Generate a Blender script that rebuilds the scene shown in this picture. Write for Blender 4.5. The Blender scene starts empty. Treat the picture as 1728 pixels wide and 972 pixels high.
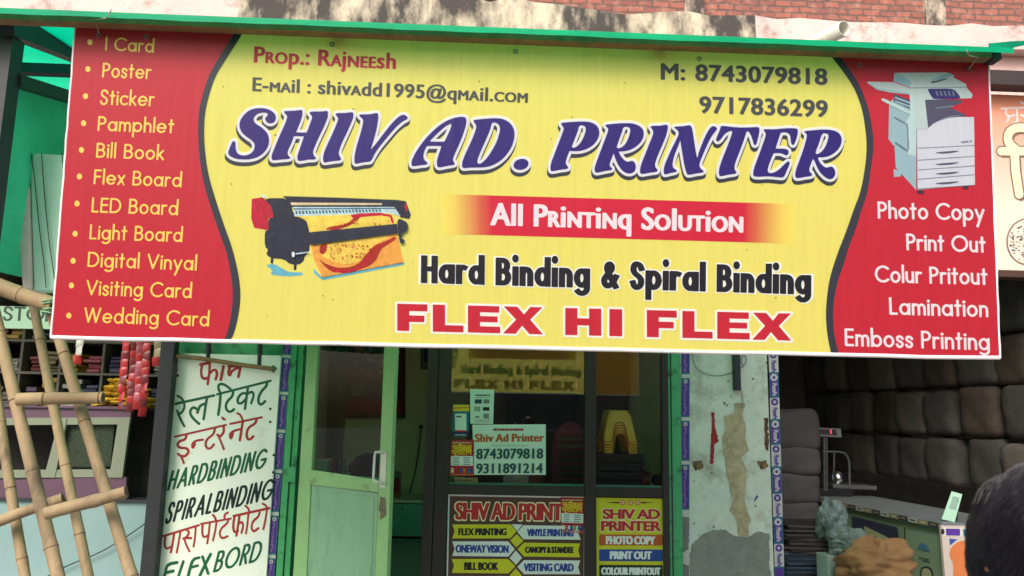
import bpy, bmesh, math, random
import numpy as np
from mathutils import Vector, Matrix, Euler

random.seed(7)
rng = np.random.default_rng(7)
C = bpy.context.scene.collection
SC = bpy.context.scene

# ------------------------------------------------------------------ camera
PW, PH, PF = 1728.0, 972.0, 1300.0            # the photograph's frame and focal length in its pixels
CAM = np.array((0.0, -6.5, 1.6))
PITCH, ROLL, YAW = map(math.radians, (9.183, 1.169, 2.248))
FW = np.array((math.sin(YAW)*math.cos(PITCH), math.cos(YAW)*math.cos(PITCH), math.sin(PITCH)))
_r = np.array((math.cos(YAW), -math.sin(YAW), 0.0)); _u = np.cross(_r, FW)
RT = _r*math.cos(ROLL) + _u*math.sin(ROLL)
UP = -_r*math.sin(ROLL) + _u*math.cos(ROLL)
cd = bpy.data.cameras.new('camera'); cam = bpy.data.objects.new('camera', cd); C.objects.link(cam)
cd.sensor_width = 36; cd.lens = PF/PW*36; cd.clip_end = 500; cd.clip_start = 0.02
cd.dof.use_dof = True; cd.dof.focus_distance = 4.6; cd.dof.aperture_fstop = 5.6
mw = Matrix.Identity(4)
for i in range(3):
    mw[i][0], mw[i][1], mw[i][2], mw[i][3] = RT[i], UP[i], -FW[i], CAM[i]
cam.matrix_world = mw
SC.camera = cam

# ------------------------------------------------------------------ sky, sun, exposure
SUN_EL, SUN_AZ = 41.0, 205.0                   # azimuth clockwise from +Y (the street lies towards -Y)
w = bpy.data.worlds.new('World'); SC.world = w; w.use_nodes = True
nt = w.node_tree; bg = nt.nodes['Background']
sky = nt.nodes.new('ShaderNodeTexSky'); sky.sky_type = 'NISHITA'; sky.sun_disc = False
sky.sun_elevation = math.radians(SUN_EL); sky.sun_rotation = math.radians(SUN_AZ)
sky.air_density = 1.0; sky.dust_density = 4.0; sky.ozone_density = 0.6
nt.links.new(sky.outputs[0], bg.inputs[0]); bg.inputs[1].default_value = 0.15
sd = bpy.data.lights.new('sun', 'SUN'); sd.energy = 1.5; sd.angle = math.radians(24); sd.color = (1.0, 0.95, 0.87)
sun = bpy.data.objects.new('sun', sd); C.objects.link(sun)
e, a = math.radians(SUN_EL), math.radians(SUN_AZ)
sv = Vector((math.sin(a)*math.cos(e), math.cos(a)*math.cos(e), math.sin(e)))
sun.rotation_euler = (-sv).to_track_quat('-Z', 'Y').to_euler(); sun.location = (0, -10, 20)
vs = SC.view_settings; vs.view_transform = 'Standard'; vs.look = 'None'; vs.gamma = 1.0; vs.exposure = 0.73
vs.use_curve_mapping = False
SC.render.engine = 'CYCLES'
cy = SC.cycles; cy.use_denoising = True; cy.use_adaptive_sampling = False; cy.max_bounces = 10; cy.diffuse_bounces = 6; cy.transparent_max_bounces = 16
cy.transmission_bounces = 8; cy.sample_clamp_indirect = 6

# ------------------------------------------------------------------ rays to real surfaces
def ray(x, y): return FW + RT*(x-PW/2)/PF - UP*(y-PH/2)/PF
class Plane:
    """a real surface: the point of it seen at a place in the photograph"""
    def __init__(s, p0, n):
        s.p0 = np.array(p0, float); s.n = np.array(n, float); s.n /= np.linalg.norm(s.n)
    def at(s, x, y, lift=0.0):
        d = ray(x, y); q = s.p0 + s.n*lift
        return Vector(CAM + d*(((q-CAM)@s.n)/(d@s.n)))
    def off(s, lift): return Plane(s.p0+s.n*lift, s.n)
def YP(y): return Plane((0, y, 0), (0, -1, 0))
def P(x, y, Y): return YP(Y).at(x, y)
def PZ(x, y, z): return Plane((0, 0, z), (0, 0, 1)).at(x, y)

# ------------------------------------------------------------------ objects
def wloc(o):
    v = Vector((0, 0, 0))
    while o is not None: v += o.location; o = o.parent
    return v
def props(o, label=None, cat=None, group=None, kind=None):
    for k, v in (('label', label), ('category', cat), ('group', group), ('kind', kind)):
        if v: o[k] = v
    return o
def thing(name, loc, label, cat, group=None):
    o = bpy.data.objects.new(name, None); o.empty_display_size = .1; C.objects.link(o)
    o.location = loc; return props(o, label, cat, group)
class MB:
    def __init__(s): s.v = []; s.f = []; s.m = []; s.sm = []
    def add(s, vs_, fs, mi=0, smooth=False):
        b = len(s.v); s.v += [Vector(p) for p in vs_]
        s.f += [tuple(b+i for i in f) for f in fs]; s.m += [mi]*len(fs); s.sm += [smooth]*len(fs); return s
    def quad(s, a, b, c, d, mi=0): return s.add((a, b, c, d), ((0, 1, 2, 3),), mi)
    def hexa(s, q0, q1, mi=0):
        return s.add(list(q0)+list(q1), ((0,3,2,1),(4,5,6,7),(0,1,5,4),(1,2,6,5),(2,3,7,6),(3,0,4,7)), mi)
    def box(s, c, sz, rot=None, mi=0):
        c = Vector(c); hx, hy, hz = sz[0]/2, sz[1]/2, sz[2]/2
        q = [Vector(t) for t in ((-hx,-hy,-hz),(hx,-hy,-hz),(hx,hy,-hz),(-hx,hy,-hz),(-hx,-hy,hz),(hx,-hy,hz),(hx,hy,hz),(-hx,hy,hz))]
        if rot is not None: q = [rot @ t for t in q]
        q = [c+t for t in q]; return s.hexa(q[:4], q[4:], mi)
    def bx(s, x0, x1, y0, y1, z0, z1, mi=0):
        return s.box(((x0+x1)/2, (y0+y1)/2, (z0+z1)/2), (x1-x0, y1-y0, z1-z0), None, mi)
    def tube(s, pts, r, n=8, mi=0, cap=True):
        pts = [Vector(p) for p in pts]; R = r if isinstance(r, (list, tuple)) else [r]*len(pts)
        vs_ = []; fs = []; ref = None
        for i, p in enumerate(pts):
            t = (pts[min(i+1, len(pts)-1)] - pts[max(i-1, 0)])
            t = t.normalized() if t.length > 1e-9 else Vector((0, 0, 1))
            if ref is None:
                ref = t.orthogonal().normalized()
            ref = (ref - t*ref.dot(t)).normalized(); b = t.cross(ref)
            for k in range(n):
                an = 2*math.pi*k/n; vs_.append(p + (ref*math.cos(an)+b*math.sin(an))*R[i])
        for i in range(len(pts)-1):
            for k in range(n):
                fs.append((i*n+k, i*n+(k+1) % n, (i+1)*n+(k+1) % n, (i+1)*n+k))
        s.add(vs_, fs, mi, n > 4)
        if cap:
            s.add(vs_[:n], (tuple(range(n))[::-1],), mi); s.add(vs_[-n:], (tuple(range(n)),), mi)
        return s
    def lathe(s, c, prof, n=16, mi=0, axis=None, cap=True):
        pts = [(Vector(c)+Vector((0, 0, z)), r) for r, z in prof]
        return s.tube([p for p, _ in pts], [max(r, 1e-4) for _, r in pts], n, mi, cap)
    def build(s, name, mats, parent=None, bevel=0):
        me = bpy.data.meshes.new(name); L = wloc(parent) if parent else Vector((0, 0, 0))
        if not parent and s.v: # an own origin at the base of the mesh
            c = sum(s.v, Vector())/len(s.v); L = Vector((c.x, c.y, min(p.z for p in s.v)))
        me.from_pydata([tuple(p-L) for p in s.v], [], s.f)
        mats = mats if isinstance(mats, (list, tuple)) else [mats]
        for m in mats: me.materials.append(m)
        me.polygons.foreach_set('material_index', s.m); me.polygons.foreach_set('use_smooth', s.sm)
        me.update()
        o = bpy.data.objects.new(name, me); C.objects.link(o)
        if parent: o.parent = parent
        else: o.location = L
        if bevel:
            b = o.modifiers.new('bevel', 'BEVEL'); b.width = bevel; b.segments = 2; b.limit_method = 'ANGLE'
        return o
def copy_tree(o, parent=None):
    c = o.copy(); C.objects.link(c)
    if parent: c.parent = parent
    for ch in list(o.children): copy_tree(ch, c)
    return c

# ------------------------------------------------------------------ materials
def lin(c):
    return tuple((v/255/12.92 if v/255 <= .04045 else ((v/255+.055)/1.055)**2.4) for v in c)
def M(name, col, rough=.6, var=.12, scale=6.0, bump=0.0, metal=0.0, spec=.4, trans=0.0, stretch=(1, 1, 1), dirt=None, dscale=2.0, damt=.5, bscale=None):
    m = bpy.data.materials.new(name); m.use_nodes = True; t = m.node_tree; N = t.nodes; Lk = t.links
    b = N['Principled BSDF']; out = N['Material Output']
    b.inputs['Roughness'].default_value = rough; b.inputs['Metallic'].default_value = metal
    b.inputs['Specular IOR Level'].default_value = spec
    c = lin(col)
    tc = N.new('ShaderNodeTexCoord'); mp = N.new('ShaderNodeMapping'); mp.inputs['Scale'].default_value = stretch
    Lk.new(tc.outputs['Object'], mp.inputs[0])
    no = N.new('ShaderNodeTexNoise'); no.inputs['Scale'].default_value = scale; no.inputs['Detail'].default_value = 6; no.inputs['Roughness'].default_value = .65
    Lk.new(mp.outputs[0], no.inputs['Vector'])
    mx = N.new('ShaderNodeMix'); mx.data_type = 'RGBA'
    mr = N.new('ShaderNodeMapRange'); mr.inputs[1].default_value = .3; mr.inputs[2].default_value = .7
    Lk.new(no.outputs['Fac'], mr.inputs[0]); Lk.new(mr.outputs[0], mx.inputs['Factor'])
    mx.inputs['A'].default_value = (*[min(1, x*(1-var)) for x in c], 1); mx.inputs['B'].default_value = (*[min(1, x*(1+var*.6)) for x in c], 1)
    col_out = mx.outputs['Result']
    if dirt:
        n2 = N.new('ShaderNodeTexNoise'); n2.inputs['Scale'].default_value = dscale; n2.inputs['Detail'].default_value = 8; n2.inputs['Roughness'].default_value = .7
        Lk.new(mp.outputs[0], n2.inputs['Vector'])
        r2 = N.new('ShaderNodeMapRange'); r2.inputs[1].default_value = .62-damt*.25; r2.inputs[2].default_value = .78-damt*.25
        Lk.new(n2.outputs['Fac'], r2.inputs[0])
        m2 = N.new('ShaderNodeMix'); m2.data_type = 'RGBA'; Lk.new(r2.outputs[0], m2.inputs['Factor'])
        Lk.new(col_out, m2.inputs['A']); m2.inputs['B'].default_value = (*lin(dirt), 1); col_out = m2.outputs['Result']
    Lk.new(col_out, b.inputs['Base Color'])
    if bump:
        bn = N.new('ShaderNodeBump'); bn.inputs['Strength'].default_value = bump; bn.inputs['Distance'].default_value = .01
        n3 = N.new('ShaderNodeTexNoise'); n3.inputs['Scale'].default_value = bscale or scale*4; n3.inputs['Detail'].default_value = 5
        Lk.new(mp.outputs[0], n3.inputs['Vector']); Lk.new(n3.outputs['Fac'], bn.inputs['Height']); Lk.new(bn.outputs[0], b.inputs['Normal'])
    if trans:
        tr = N.new('ShaderNodeBsdfTranslucent'); ms = N.new('ShaderNodeMixShader'); ms.inputs[0].default_value = trans
        Lk.new(col_out, tr.inputs['Color']); Lk.new(b.outputs[0], ms.inputs[1]); Lk.new(tr.outputs[0], ms.inputs[2])
        Lk.new(ms.outputs[0], out.inputs['Surface'])
    return m
def glass(name, tint=(.82, .9, .84), refl=.13):
    m = bpy.data.materials.new(name); m.use_nodes = True; t = m.node_tree; N = t.nodes; Lk = t.links
    N.remove(N['Principled BSDF']); out = N['Material Output']
    tr = N.new('ShaderNodeBsdfTransparent'); tr.inputs[0].default_value = (*tint, 1)
    gl = N.new('ShaderNodeBsdfGlossy'); gl.inputs['Roughness'].default_value = 0.0
    lw = N.new('ShaderNodeLayerWeight'); lw.inputs[0].default_value = .3
    ad = N.new('ShaderNodeMath'); ad.operation = 'MULTIPLY_ADD'; ad.inputs[1].default_value = .5; ad.inputs[2].default_value = refl; ad.use_clamp = True
    Lk.new(lw.outputs['Fresnel'], ad.inputs[0])
    ms = N.new('ShaderNodeMixShader'); Lk.new(ad.outputs[0], ms.inputs[0]); Lk.new(tr.outputs[0], ms.inputs[1]); Lk.new(gl.outputs[0], ms.inputs[2])
    Lk.new(ms.outputs[0], out.inputs['Surface']); return m
def emit(name, col, s):
    m = bpy.data.materials.new(name); m.use_nodes = True; t = m.node_tree; b = t.nodes['Principled BSDF']
    b.inputs['Base Color'].default_value = (0, 0, 0, 1); b.inputs['Emission Color'].default_value = (*lin(col), 1); b.inputs['Emission Strength'].default_value = s
    return m

# ------------------------------------------------------------------ lettering: outlines from distance fields
class Field:
    def __init__(s, x0, y0, x1, y1, h):
        s.x0, s.y0, s.h = x0, y0, h
        s.nx = int((x1-x0)/h)+2; s.ny = int((y1-y0)/h)+2
        s.g = np.full((s.ny, s.nx), 50.0)
    def _win(s, bx0, by0, bx1, by1):
        i0 = max(0, int((bx0-s.x0)/s.h)-1); i1 = min(s.nx, int((bx1-s.x0)/s.h)+3)
        j0 = max(0, int((by0-s.y0)/s.h)-1); j1 = min(s.ny, int((by1-s.y0)/s.h)+3)
        if i1 <= i0 or j1 <= j0: return None
        X = s.x0+np.arange(i0, i1)*s.h; Y = s.y0+np.arange(j0, j1)*s.h
        return (slice(j0, j1), slice(i0, i1)), X[None, :].repeat(j1-j0, 0), Y[:, None].repeat(i1-i0, 1)
    @staticmethod
    def _dist(X, Y, A, B, rx, ry):
        x, y = X/rx, Y/ry; best = np.full(X.shape, 1e9)
        for (ax, ay), (bx, by) in zip(A, B):
            ax, bx, ay, by = ax/rx, bx/rx, ay/ry, by/ry
            dx, dy = bx-ax, by-ay; q = dx*dx+dy*dy
            t = np.clip(((x-ax)*dx+(y-ay)*dy)/q, 0, 1) if q > 1e-12 else 0.0
            best = np.minimum(best, (x-ax-t*dx)**2+(y-ay-t*dy)**2)
        return np.sqrt(best)
    def stroke(s, pts, rx, ry, sq=False):
        p = np.array(pts, float)
        if sq and len(p) > 1 and np.hypot(*(p[0]-p[-1])) > 1e-6:      # flat, square ended strokes
            wn = s._win(p[:, 0].min()-rx*1.6-s.h, p[:, 1].min()-ry*1.6-s.h, p[:, 0].max()+rx*1.6+s.h, p[:, 1].max()+ry*1.6+s.h)
            if wn is None: return
            sl, X, Y = wn; x, y = X/rx, Y/ry; q = p/np.array((rx, ry)); best = np.full(X.shape, 9e9); n = len(q)-1
            for i in range(n):
                d = q[i+1]-q[i]; L = np.hypot(*d)
                if L < 1e-6: continue
                d = d/L; t = (x-q[i][0])*d[0]+(y-q[i][1])*d[1]; m = np.abs((y-q[i][1])*d[0]-(x-q[i][0])*d[1])
                e0, e1 = (1 if i == 0 else 0), (1 if i == n-1 else 0)
                best = np.minimum(best, np.maximum(m-1, np.maximum(-t-e0, t-L-e1)))
                if i: best = np.minimum(best, np.hypot(x-q[i][0], y-q[i][1])-1)
            s.g[sl] = np.minimum(s.g[sl], best*min(rx, ry)); return
        if len(p) == 1: p = np.vstack([p, p])
        wn = s._win(p[:, 0].min()-rx*1.6-s.h, p[:, 1].min()-ry*1.6-s.h, p[:, 0].max()+rx*1.6+s.h, p[:, 1].max()+ry*1.6+s.h)
        if wn is None: return
        sl, X, Y = wn; m = min(rx, ry)
        s.g[sl] = np.minimum(s.g[sl], (s._dist(X, Y, p[:-1], p[1:], rx, ry)-1)*m)
    def poly(s, loops, rx=0.0, ry=0.0):
        P_ = np.vstack([np.array(l, float) for l in loops]); e_ = 3*s.h
        wn = s._win(P_[:, 0].min()-rx*1.6-e_, P_[:, 1].min()-ry*1.6-e_, P_[:, 0].max()+rx*1.6+e_, P_[:, 1].max()+ry*1.6+e_)
        if wn is None: return
        sl, X, Y = wn; ins = np.zeros(X.shape, bool); A = []; B = []
        for l in loops:
            l = np.array(l, float); nx_ = np.roll(l, -1, 0); A += list(l); B += list(nx_)
            for (ax, ay), (bx, by) in zip(l, nx_):
                if ay == by: continue
                c = ((ay > Y) != (by > Y)) & (X < (bx-ax)*(Y-ay)/(by-ay)+ax); ins ^= c
        if rx > 0:
            m = min(rx, ry); d = (s._dist(X, Y, A, B, rx, ry)-1)*m; d[ins] = -m
        else:
            d = s._dist(X, Y, A, B, 1, 1); d[ins] *= -1
        s.g[sl] = np.minimum(s.g[sl], d)
    def loops(s, tol=.12):
        g = np.where(np.abs(s.g) < 1e-9, 1e-9, s.g); n = g < 0
        code = n[:-1, :-1]*1+n[:-1, 1:]*2+n[1:, 1:]*4+n[1:, :-1]*8
        js, is_ = np.nonzero((code > 0) & (code < 15)); nxt = {}; pt = {}
        def ed(k, i, j): # 0 bottom 1 right 2 top 3 left
            key = ('h', i, j) if k == 0 else ('v', i+1, j) if k == 1 else ('h', i, j+1) if k == 2 else ('v', i, j)
            if key not in pt:
                t, a, b = key
                v0 = g[b, a]; v1 = g[b, a+1] if t == 'h' else g[b+1, a]; f = v0/(v0-v1)
                pt[key] = (s.x0+(a+(f if t == 'h' else 0))*s.h, s.y0+(b+(f if t == 'v' else 0))*s.h)
            return key
        T = {1: ((3, 0),), 2: ((0, 1),), 3: ((3, 1),), 4: ((1, 2),), 5: ((3, 2), (1, 0)), 6: ((0, 2),), 7: ((3, 2),), 8: ((2, 3),), 9: ((2, 0),),
             10: ((0, 3), (2, 1)), 11: ((2, 1),), 12: ((1, 3),), 13: ((1, 0),), 14: ((0, 3),)}
        for j, i in zip(js.tolist(), is_.tolist()):
            for a, b in T[int(code[j, i])]: nxt[ed(a, i, j)] = ed(b, i, j)
        out = []
        while nxt:
            k0 = next(iter(nxt)); k = k0; L = []
            while k in nxt: L.append(pt[k]); k = nxt.pop(k)
            if len(L) > 4: out.append(simplify(np.array(L), tol*s.h))
        return [l for l in out if len(l) > 2]
def simplify(L, tol):
    def dp(a, b):
        if b <= a+1: return []
        p, q = L[a], L[b]; d = q-p; n = np.hypot(*d)
        seg = L[a+1:b]-p; dd = np.abs(seg[:, 0]*d[1]-seg[:, 1]*d[0])/n if n > 1e-9 else np.hypot(seg[:, 0], seg[:, 1])
        k = int(dd.argmax())
        return [] if dd[k] < tol else dp(a, a+1+k)+[a+1+k]+dp(a+1+k, b)
    far = int(np.hypot(*(L-L[0]).T).argmax()); n = len(L)
    L2 = L; L = np.vstack([L, L[:1]])
    idx = [0]+dp(0, far)+[far]+dp(far, n)
    return L2[idx]
def chaikin(p, it=2, closed=True):
    p = np.array(p, float)
    for _ in range(it):
        q = np.roll(p, -1, 0)
        if closed: p = np.stack([.75*p+.25*q, .25*p+.75*q], 1).reshape(-1, 2)
        else:
            a, b = p[:-1], p[1:]; p = np.vstack([p[:1], np.stack([.75*a+.25*b, .25*a+.75*b], 1).reshape(-1, 2), p[-1:]])
    return p
def fill(loops):
    cu = bpy.data.curves.new('fill', 'CURVE'); cu.dimensions = '2D'; cu.fill_mode = 'BOTH'
    for l in loops:
        sp = cu.splines.new('POLY'); sp.points.add(len(l)-1); sp.use_cyclic_u = True
        sp.points.foreach_set('co', np.hstack([l, np.zeros((len(l), 1)), np.ones((len(l), 1))]).astype('f').ravel())
    o = bpy.data.objects.new('fill', cu); C.objects.link(o); dg = bpy.context.evaluated_depsgraph_get()
    me = bpy.data.meshes.new_from_object(o.evaluated_get(dg)); bpy.data.objects.remove(o); bpy.data.curves.remove(cu)
    v = np.zeros(len(me.vertices)*3); me.vertices.foreach_get('co', v); v = v.reshape(-1, 3)
    f = [tuple(p.vertices) for p in me.polygons]; bpy.data.meshes.remove(me)
    return v[:, :2], f
def put(mb, loops, plane, lift, mi=0):
    """photo-traced outlines laid on a real surface"""
    if not loops: return mb
    v, f = fill(loops)
    vv = [plane.at(x, y, lift) for x, y in v]
    if f:
        a, b, c = (vv[i] for i in f[0][:3])
        if (b-a).cross(c-a).dot(Vector(plane.n)) < 0: f = [t[::-1] for t in f]
    return mb.add(vv, f, mi)
def flat(pts, plane, lift, mb, mi=0, smooth=0):
    p = chaikin(pts, smooth) if smooth else np.array(pts, float)
    return put(mb, [p], plane, lift, mi)

# geometric sans, drawn as strokes (cap height 1, x height .6)
def arc(cx, cy, rx, ry, a0, a1, n=14):
    return [(cx+rx*math.cos(math.radians(a0+(a1-a0)*i/n)), cy+ry*math.sin(math.radians(a0+(a1-a0)*i/n))) for i in range(n+1)]
def cm(p): return [tuple(q) for q in chaikin(p, 2, False)]
O = lambda cx, r, cy=None: arc(cx, r if cy is None else cy, r*.92, r, 0, 360, 24)
_s = [(.36, .49), (.29, .6), (.06, .62), (.0, .44), (.1, .34), (.27, .28), (.38, .17), (.3, 0), (.08, -.02), (.0, .11)]
G = {
 'A': [[(0,0),(.4,1),(.8,0)], [(.13,.33),(.67,.33)]],
 'B': [[(0,0),(0,1)], [(0,1),(.24,1)]+arc(.24,.76,.24,.24,90,-90)+[(0,.52)], [(.24,.52)]+arc(.27,.26,.27,.26,90,-90)+[(0,0)]],
 'C': [arc(.5,.5,.5,.5,48,312,20)], 'D': [[(0,0),(0,1)], [(0,1),(.26,1)]+arc(.26,.5,.46,.5,90,-90,18)+[(0,0)]],
 'E': [[(.44,1),(0,1),(0,0),(.44,0)], [(0,.52),(.42,.52)]], 'F': [[(.42,1),(0,1),(0,0)], [(0,.52),(.38,.52)]],
 'G': [arc(.5,.5,.5,.5,48,340,20)+[(.97,.45),(.55,.45)]],
 'H': [[(0,0),(0,1)], [(.6,0),(.6,1)], [(0,.52),(.6,.52)]], 'I': [[(0,0),(0,1)]],
 'L': [[(0,1),(0,0),(.4,0)]], 'N': [[(0,0),(0,1),(.62,0),(.62,1)]], 'O': [arc(.52,.5,.52,.5,0,360,28)],
 'P': [[(0,0),(0,1)], [(0,1),(.22,1)]+arc(.22,.74,.27,.26,90,-90)+[(0,.48)]],
 'R': [[(0,0),(0,1)], [(0,1),(.22,1)]+arc(.22,.75,.26,.25,90,-90)+[(0,.5)], [(.2,.5),(.5,0)]],
 'S': [cm([(x/.38*.5, (y+.0)/.6) for x, y in _s])], 'V': [[(0,1),(.37,0),(.74,1)]], 'W': [[(0,1),(.28,0),(.56,1),(.84,0),(1.12,1)]],
 'X': [[(0,0),(.6,1)], [(0,1),(.6,0)]], 'T': [[(0,1),(.6,1)], [(.3,1),(.3,0)]], 'Y': [[(0,1),(.32,.48),(.64,1)], [(.32,.48),(.32,0)]],
 'a': [O(.3,.3), [(.6,0),(.6,.6)]], 'b': [O(.3,.3), [(0,0),(0,1.06)]], 'c': [arc(.3,.3,.3,.3,50,310,16)], 'd': [O(.3,.3), [(.6,0),(.6,1.06)]],
 'e': [[(.02,.3),(.6,.3)]+arc(.3,.3,.3,.3,0,318,20)], 'g': [O(.3,.3), [(.6,.6),(.6,-.10)]+arc(.31,-.10,.29,.19,0,-140,12)],
 'h': [[(0,0),(0,1.06)], [(0,.34)]+arc(.22,.37,.22,.23,180,0,12)+[(.44,0)]], 'i': [[(0,0),(0,.6)], [(0,.86)]],
 'k': [[(0,0),(0,1.06)], [(0,.22),(.38,.6)], [(.12,.33),(.42,0)]], 'l': [[(0,0),(0,1.06)]],
 'm': [[(0,0),(0,.6)], [(0,.34)]+arc(.19,.38,.19,.22,180,0,12)+[(.38,0)], [(.38,.36)]+arc(.57,.38,.19,.22,180,0,12)+[(.76,0)]],
 'n': [[(0,0),(0,.6)], [(0,.34)]+arc(.22,.37,.22,.23,180,0,12)+[(.44,0)]], 'o': [O(.3,.3)], 'p': [O(.3,.3), [(0,.6),(0,-.36)]],
 'r': [[(0,0),(0,.6)], [(0,.32)]+arc(.22,.36,.22,.24,180,70,8)], 's': [cm(_s)], 't': [[(.14,0),(.14,.92)], [(0,.6),(.3,.6)]],
 'u': [[(0,.6),(0,.23)]+arc(.22,.23,.22,.23,180,360,12)+[(.44,.6)], [(.44,0),(.44,.3)]], 'v': [[(0,.6),(.24,0),(.48,.6)]],
 'x': [[(0,0),(.42,.6)], [(0,.6),(.42,0)]], 'y': [[(0,.6),(.26,.02)], [(.52,.6),(.1,-.38)]],
 '&': [cm([(.68,.0),(.3,.52),(.16,.8),(.3,1.02),(.48,.9),(.44,.68),(.1,.42),(.0,.2),(.16,-.02),(.4,.04),(.6,.26),(.7,.42)])],
 '.': [[(0,.05)]], '*': [O(.5,.5)],
}
for _k in [k for k in G if k.islower()]:
    G[_k] = [[(x, y*1.07 if 0 < y <= .62 else y+.03 if y > .62 else y) for x, y in s_] for s_ in G[_k]]
_bf = {}
def bglyph(ch):
    if ch in _bf: return _bf[ch]
    def mesh(t):
        cu = bpy.data.curves.new('g', 'FONT'); cu.body = t; cu.size = 1.0; cu.resolution_u = 5
        o = bpy.data.objects.new('g', cu); C.objects.link(o); dg = bpy.context.evaluated_depsgraph_get()
        me = bpy.data.meshes.new_from_object(o.evaluated_get(dg)); bpy.data.objects.remove(o); bpy.data.curves.remove(cu); return me
    def maxx(me): return max((v.co.x for v in me.vertices), default=0)
    a = mesh(ch+'I'); b = mesh('I'); adv = maxx(a)-maxx(b); bpy.data.meshes.remove(a); bpy.data.meshes.remove(b)
    me = mesh(ch); cnt = {}
    for p in me.polygons:
        for k in p.edge_keys: cnt[k] = cnt.get(k, 0)+1
    adj = {}
    for (i, j), c in cnt.items():
        if c == 1: adj.setdefault(i, []).append(j); adj.setdefault(j, []).append(i)
    co = [(v.co.x/.70, v.co.y/.70) for v in me.vertices]; loops = []; seen = set()
    for st in adj:
        if st in seen: continue
        L = [st]; seen.add(st); k = st
        while True:
            nx_ = [q for q in adj[k] if q not in seen]
            if not nx_: break
            k = nx_[0]; seen.add(k); L.append(k)
        if len(L) > 2: loops.append([co[q] for q in L])
    bpy.data.meshes.remove(me)
    _bf[ch] = (loops, adv/.70); return _bf[ch]

def layout(txt, font, gap, space):
    """-> list of ('s'|'p', strokes or loops) in cap units, total advance"""
    out = []; x = 0.0
    if font == 'raw':
        lo, adv = bglyph(txt); return [('p', lo, txt)]
    for ch in txt:
        if ch == ' ': x += space; continue
        if font == 'geo':
            g = G[ch]; xs = [p[0] for s_ in g for p in s_]; x0, x1 = min(xs), max(xs)
            out.append(('s', [[(px-x0+x, py) for px, py in s_] for s_ in g], ch)); x += x1-x0+gap
        else:
            sc = 1.0; c2 = ch
            if font == 'pei' and ch.islower() and ch.upper() in 'RNEATMUOC': sc = .70; c2 = ch.upper()
            if font == 'pei' and ch == 'g': c2 = 'q'
            lo, adv = bglyph(c2)
            out.append(('p', [[(px*sc+x, py*sc) for px, py in l] for l in lo], ch)); x += adv*sc+gap
    return out
def line(txt, B0, B1, cap, plane, lift, rx, ry, font='geo', gap=.26, space=.36, lean=0.0, up=None, h=None, grow=0.0, fit=True, sq=True):
    """-> loops in photo pixels of one line of lettering whose ink runs from B0 to B1 along its baseline"""
    lay = layout(txt, font, gap, space)
    B0 = np.array(B0, float); B1 = np.array(B1, float); e_ = B1-B0; Wd = np.hypot(*e_); e_ = e_/Wd
    xs = [p[0] for k, s_, c in lay for l in s_ for p in l]; x0, x1 = min(xs), max(xs)
    sx = (Wd-2*rx)/(x1-x0) if fit else cap
    def tr(p, geo):
        u = (p[0]-x0)*sx+rx; v = p[1]*cap
        if geo: v = v*(cap-2*ry)/cap+ry if p[1] >= 0 else v+ry
        return (u+lean*v, v)
    hh = h or max(.35, cap/34)
    F = Field(-cap*.5-rx-grow, -cap*.55-ry-grow, Wd+cap*.6+rx+grow, cap*1.35+ry+grow, hh)
    for k, s_, c in lay:
        for l in ([s_] if k == 'p' else s_):
            if k == 's':
                q = [tr(p, True) for p in l]; dot = len(q) == 1
                if dot and rx > 4 and c == 'i': q = [(q[0][0]+lean*0, cap*.98)]; F.stroke(q, rx*1.06+grow, ry*1.6+grow); continue
                F.stroke(q, rx*(1.25 if dot else 1)+grow, ry*(1.25 if dot else 1)+grow, sq)
            else: F.poly([[tr(p, False) for p in m_] for m_ in l], rx+grow, ry+grow)
    if up is None:
        X = (B0[0]+B1[0])/2; up = np.array((.0787-.1167*(X-107)/1569, -1.0))
    lps = F.loops(); WORDS.clear(); cut = []; x = 0
    if font != 'raw':
        edges = []; i = 0
        for wd in txt.split():
            gl = lay[i:i+len(wd)]; i += len(wd); q = [p[0] for _, s_, _c in gl for l in s_ for p in l]; edges.append(((min(q)-x0)*sx, (max(q)-x0)*sx))
        cut = [(a[1]+b_[0])/2+rx for a, b_ in zip(edges, edges[1:])]
    for l in lps: um = (l[:, 0]-lean*l[:, 1]).mean(); WORDS.append(sum(um > c for c in cut))
    return [B0+l[:, :1]*e_+l[:, 1:]*up for l in lps]
WORDS = []
def letters(name, txt, B0, B1, cap, plane, lift, mat, parent, rx, ry, mb=None, mi=0, **k):
    L = line(txt, B0, B1, cap, plane, lift, rx, ry, **k); W_ = list(WORDS)
    for q in range(max(W_)+1):               # one mesh per word
        b = MB(); put(b, [l for l, i in zip(L, W_) if i == q], plane, lift, mi); b.build(name, mat, parent)
def shapes_field(polys, h, grow=0.0, shifts=((0, 0),)):
    A = np.vstack([np.array(l) for g in polys for l in g]); F = Field(A[:, 0].min()-14, A[:, 1].min()-14, A[:, 0].max()+14, A[:, 1].max()+14, h)
    for dx, dy in shifts:
        for g in polys:
            F.poly([np.array(l)+(dx, dy) for l in g], grow, grow)
    return F.loops()

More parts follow.
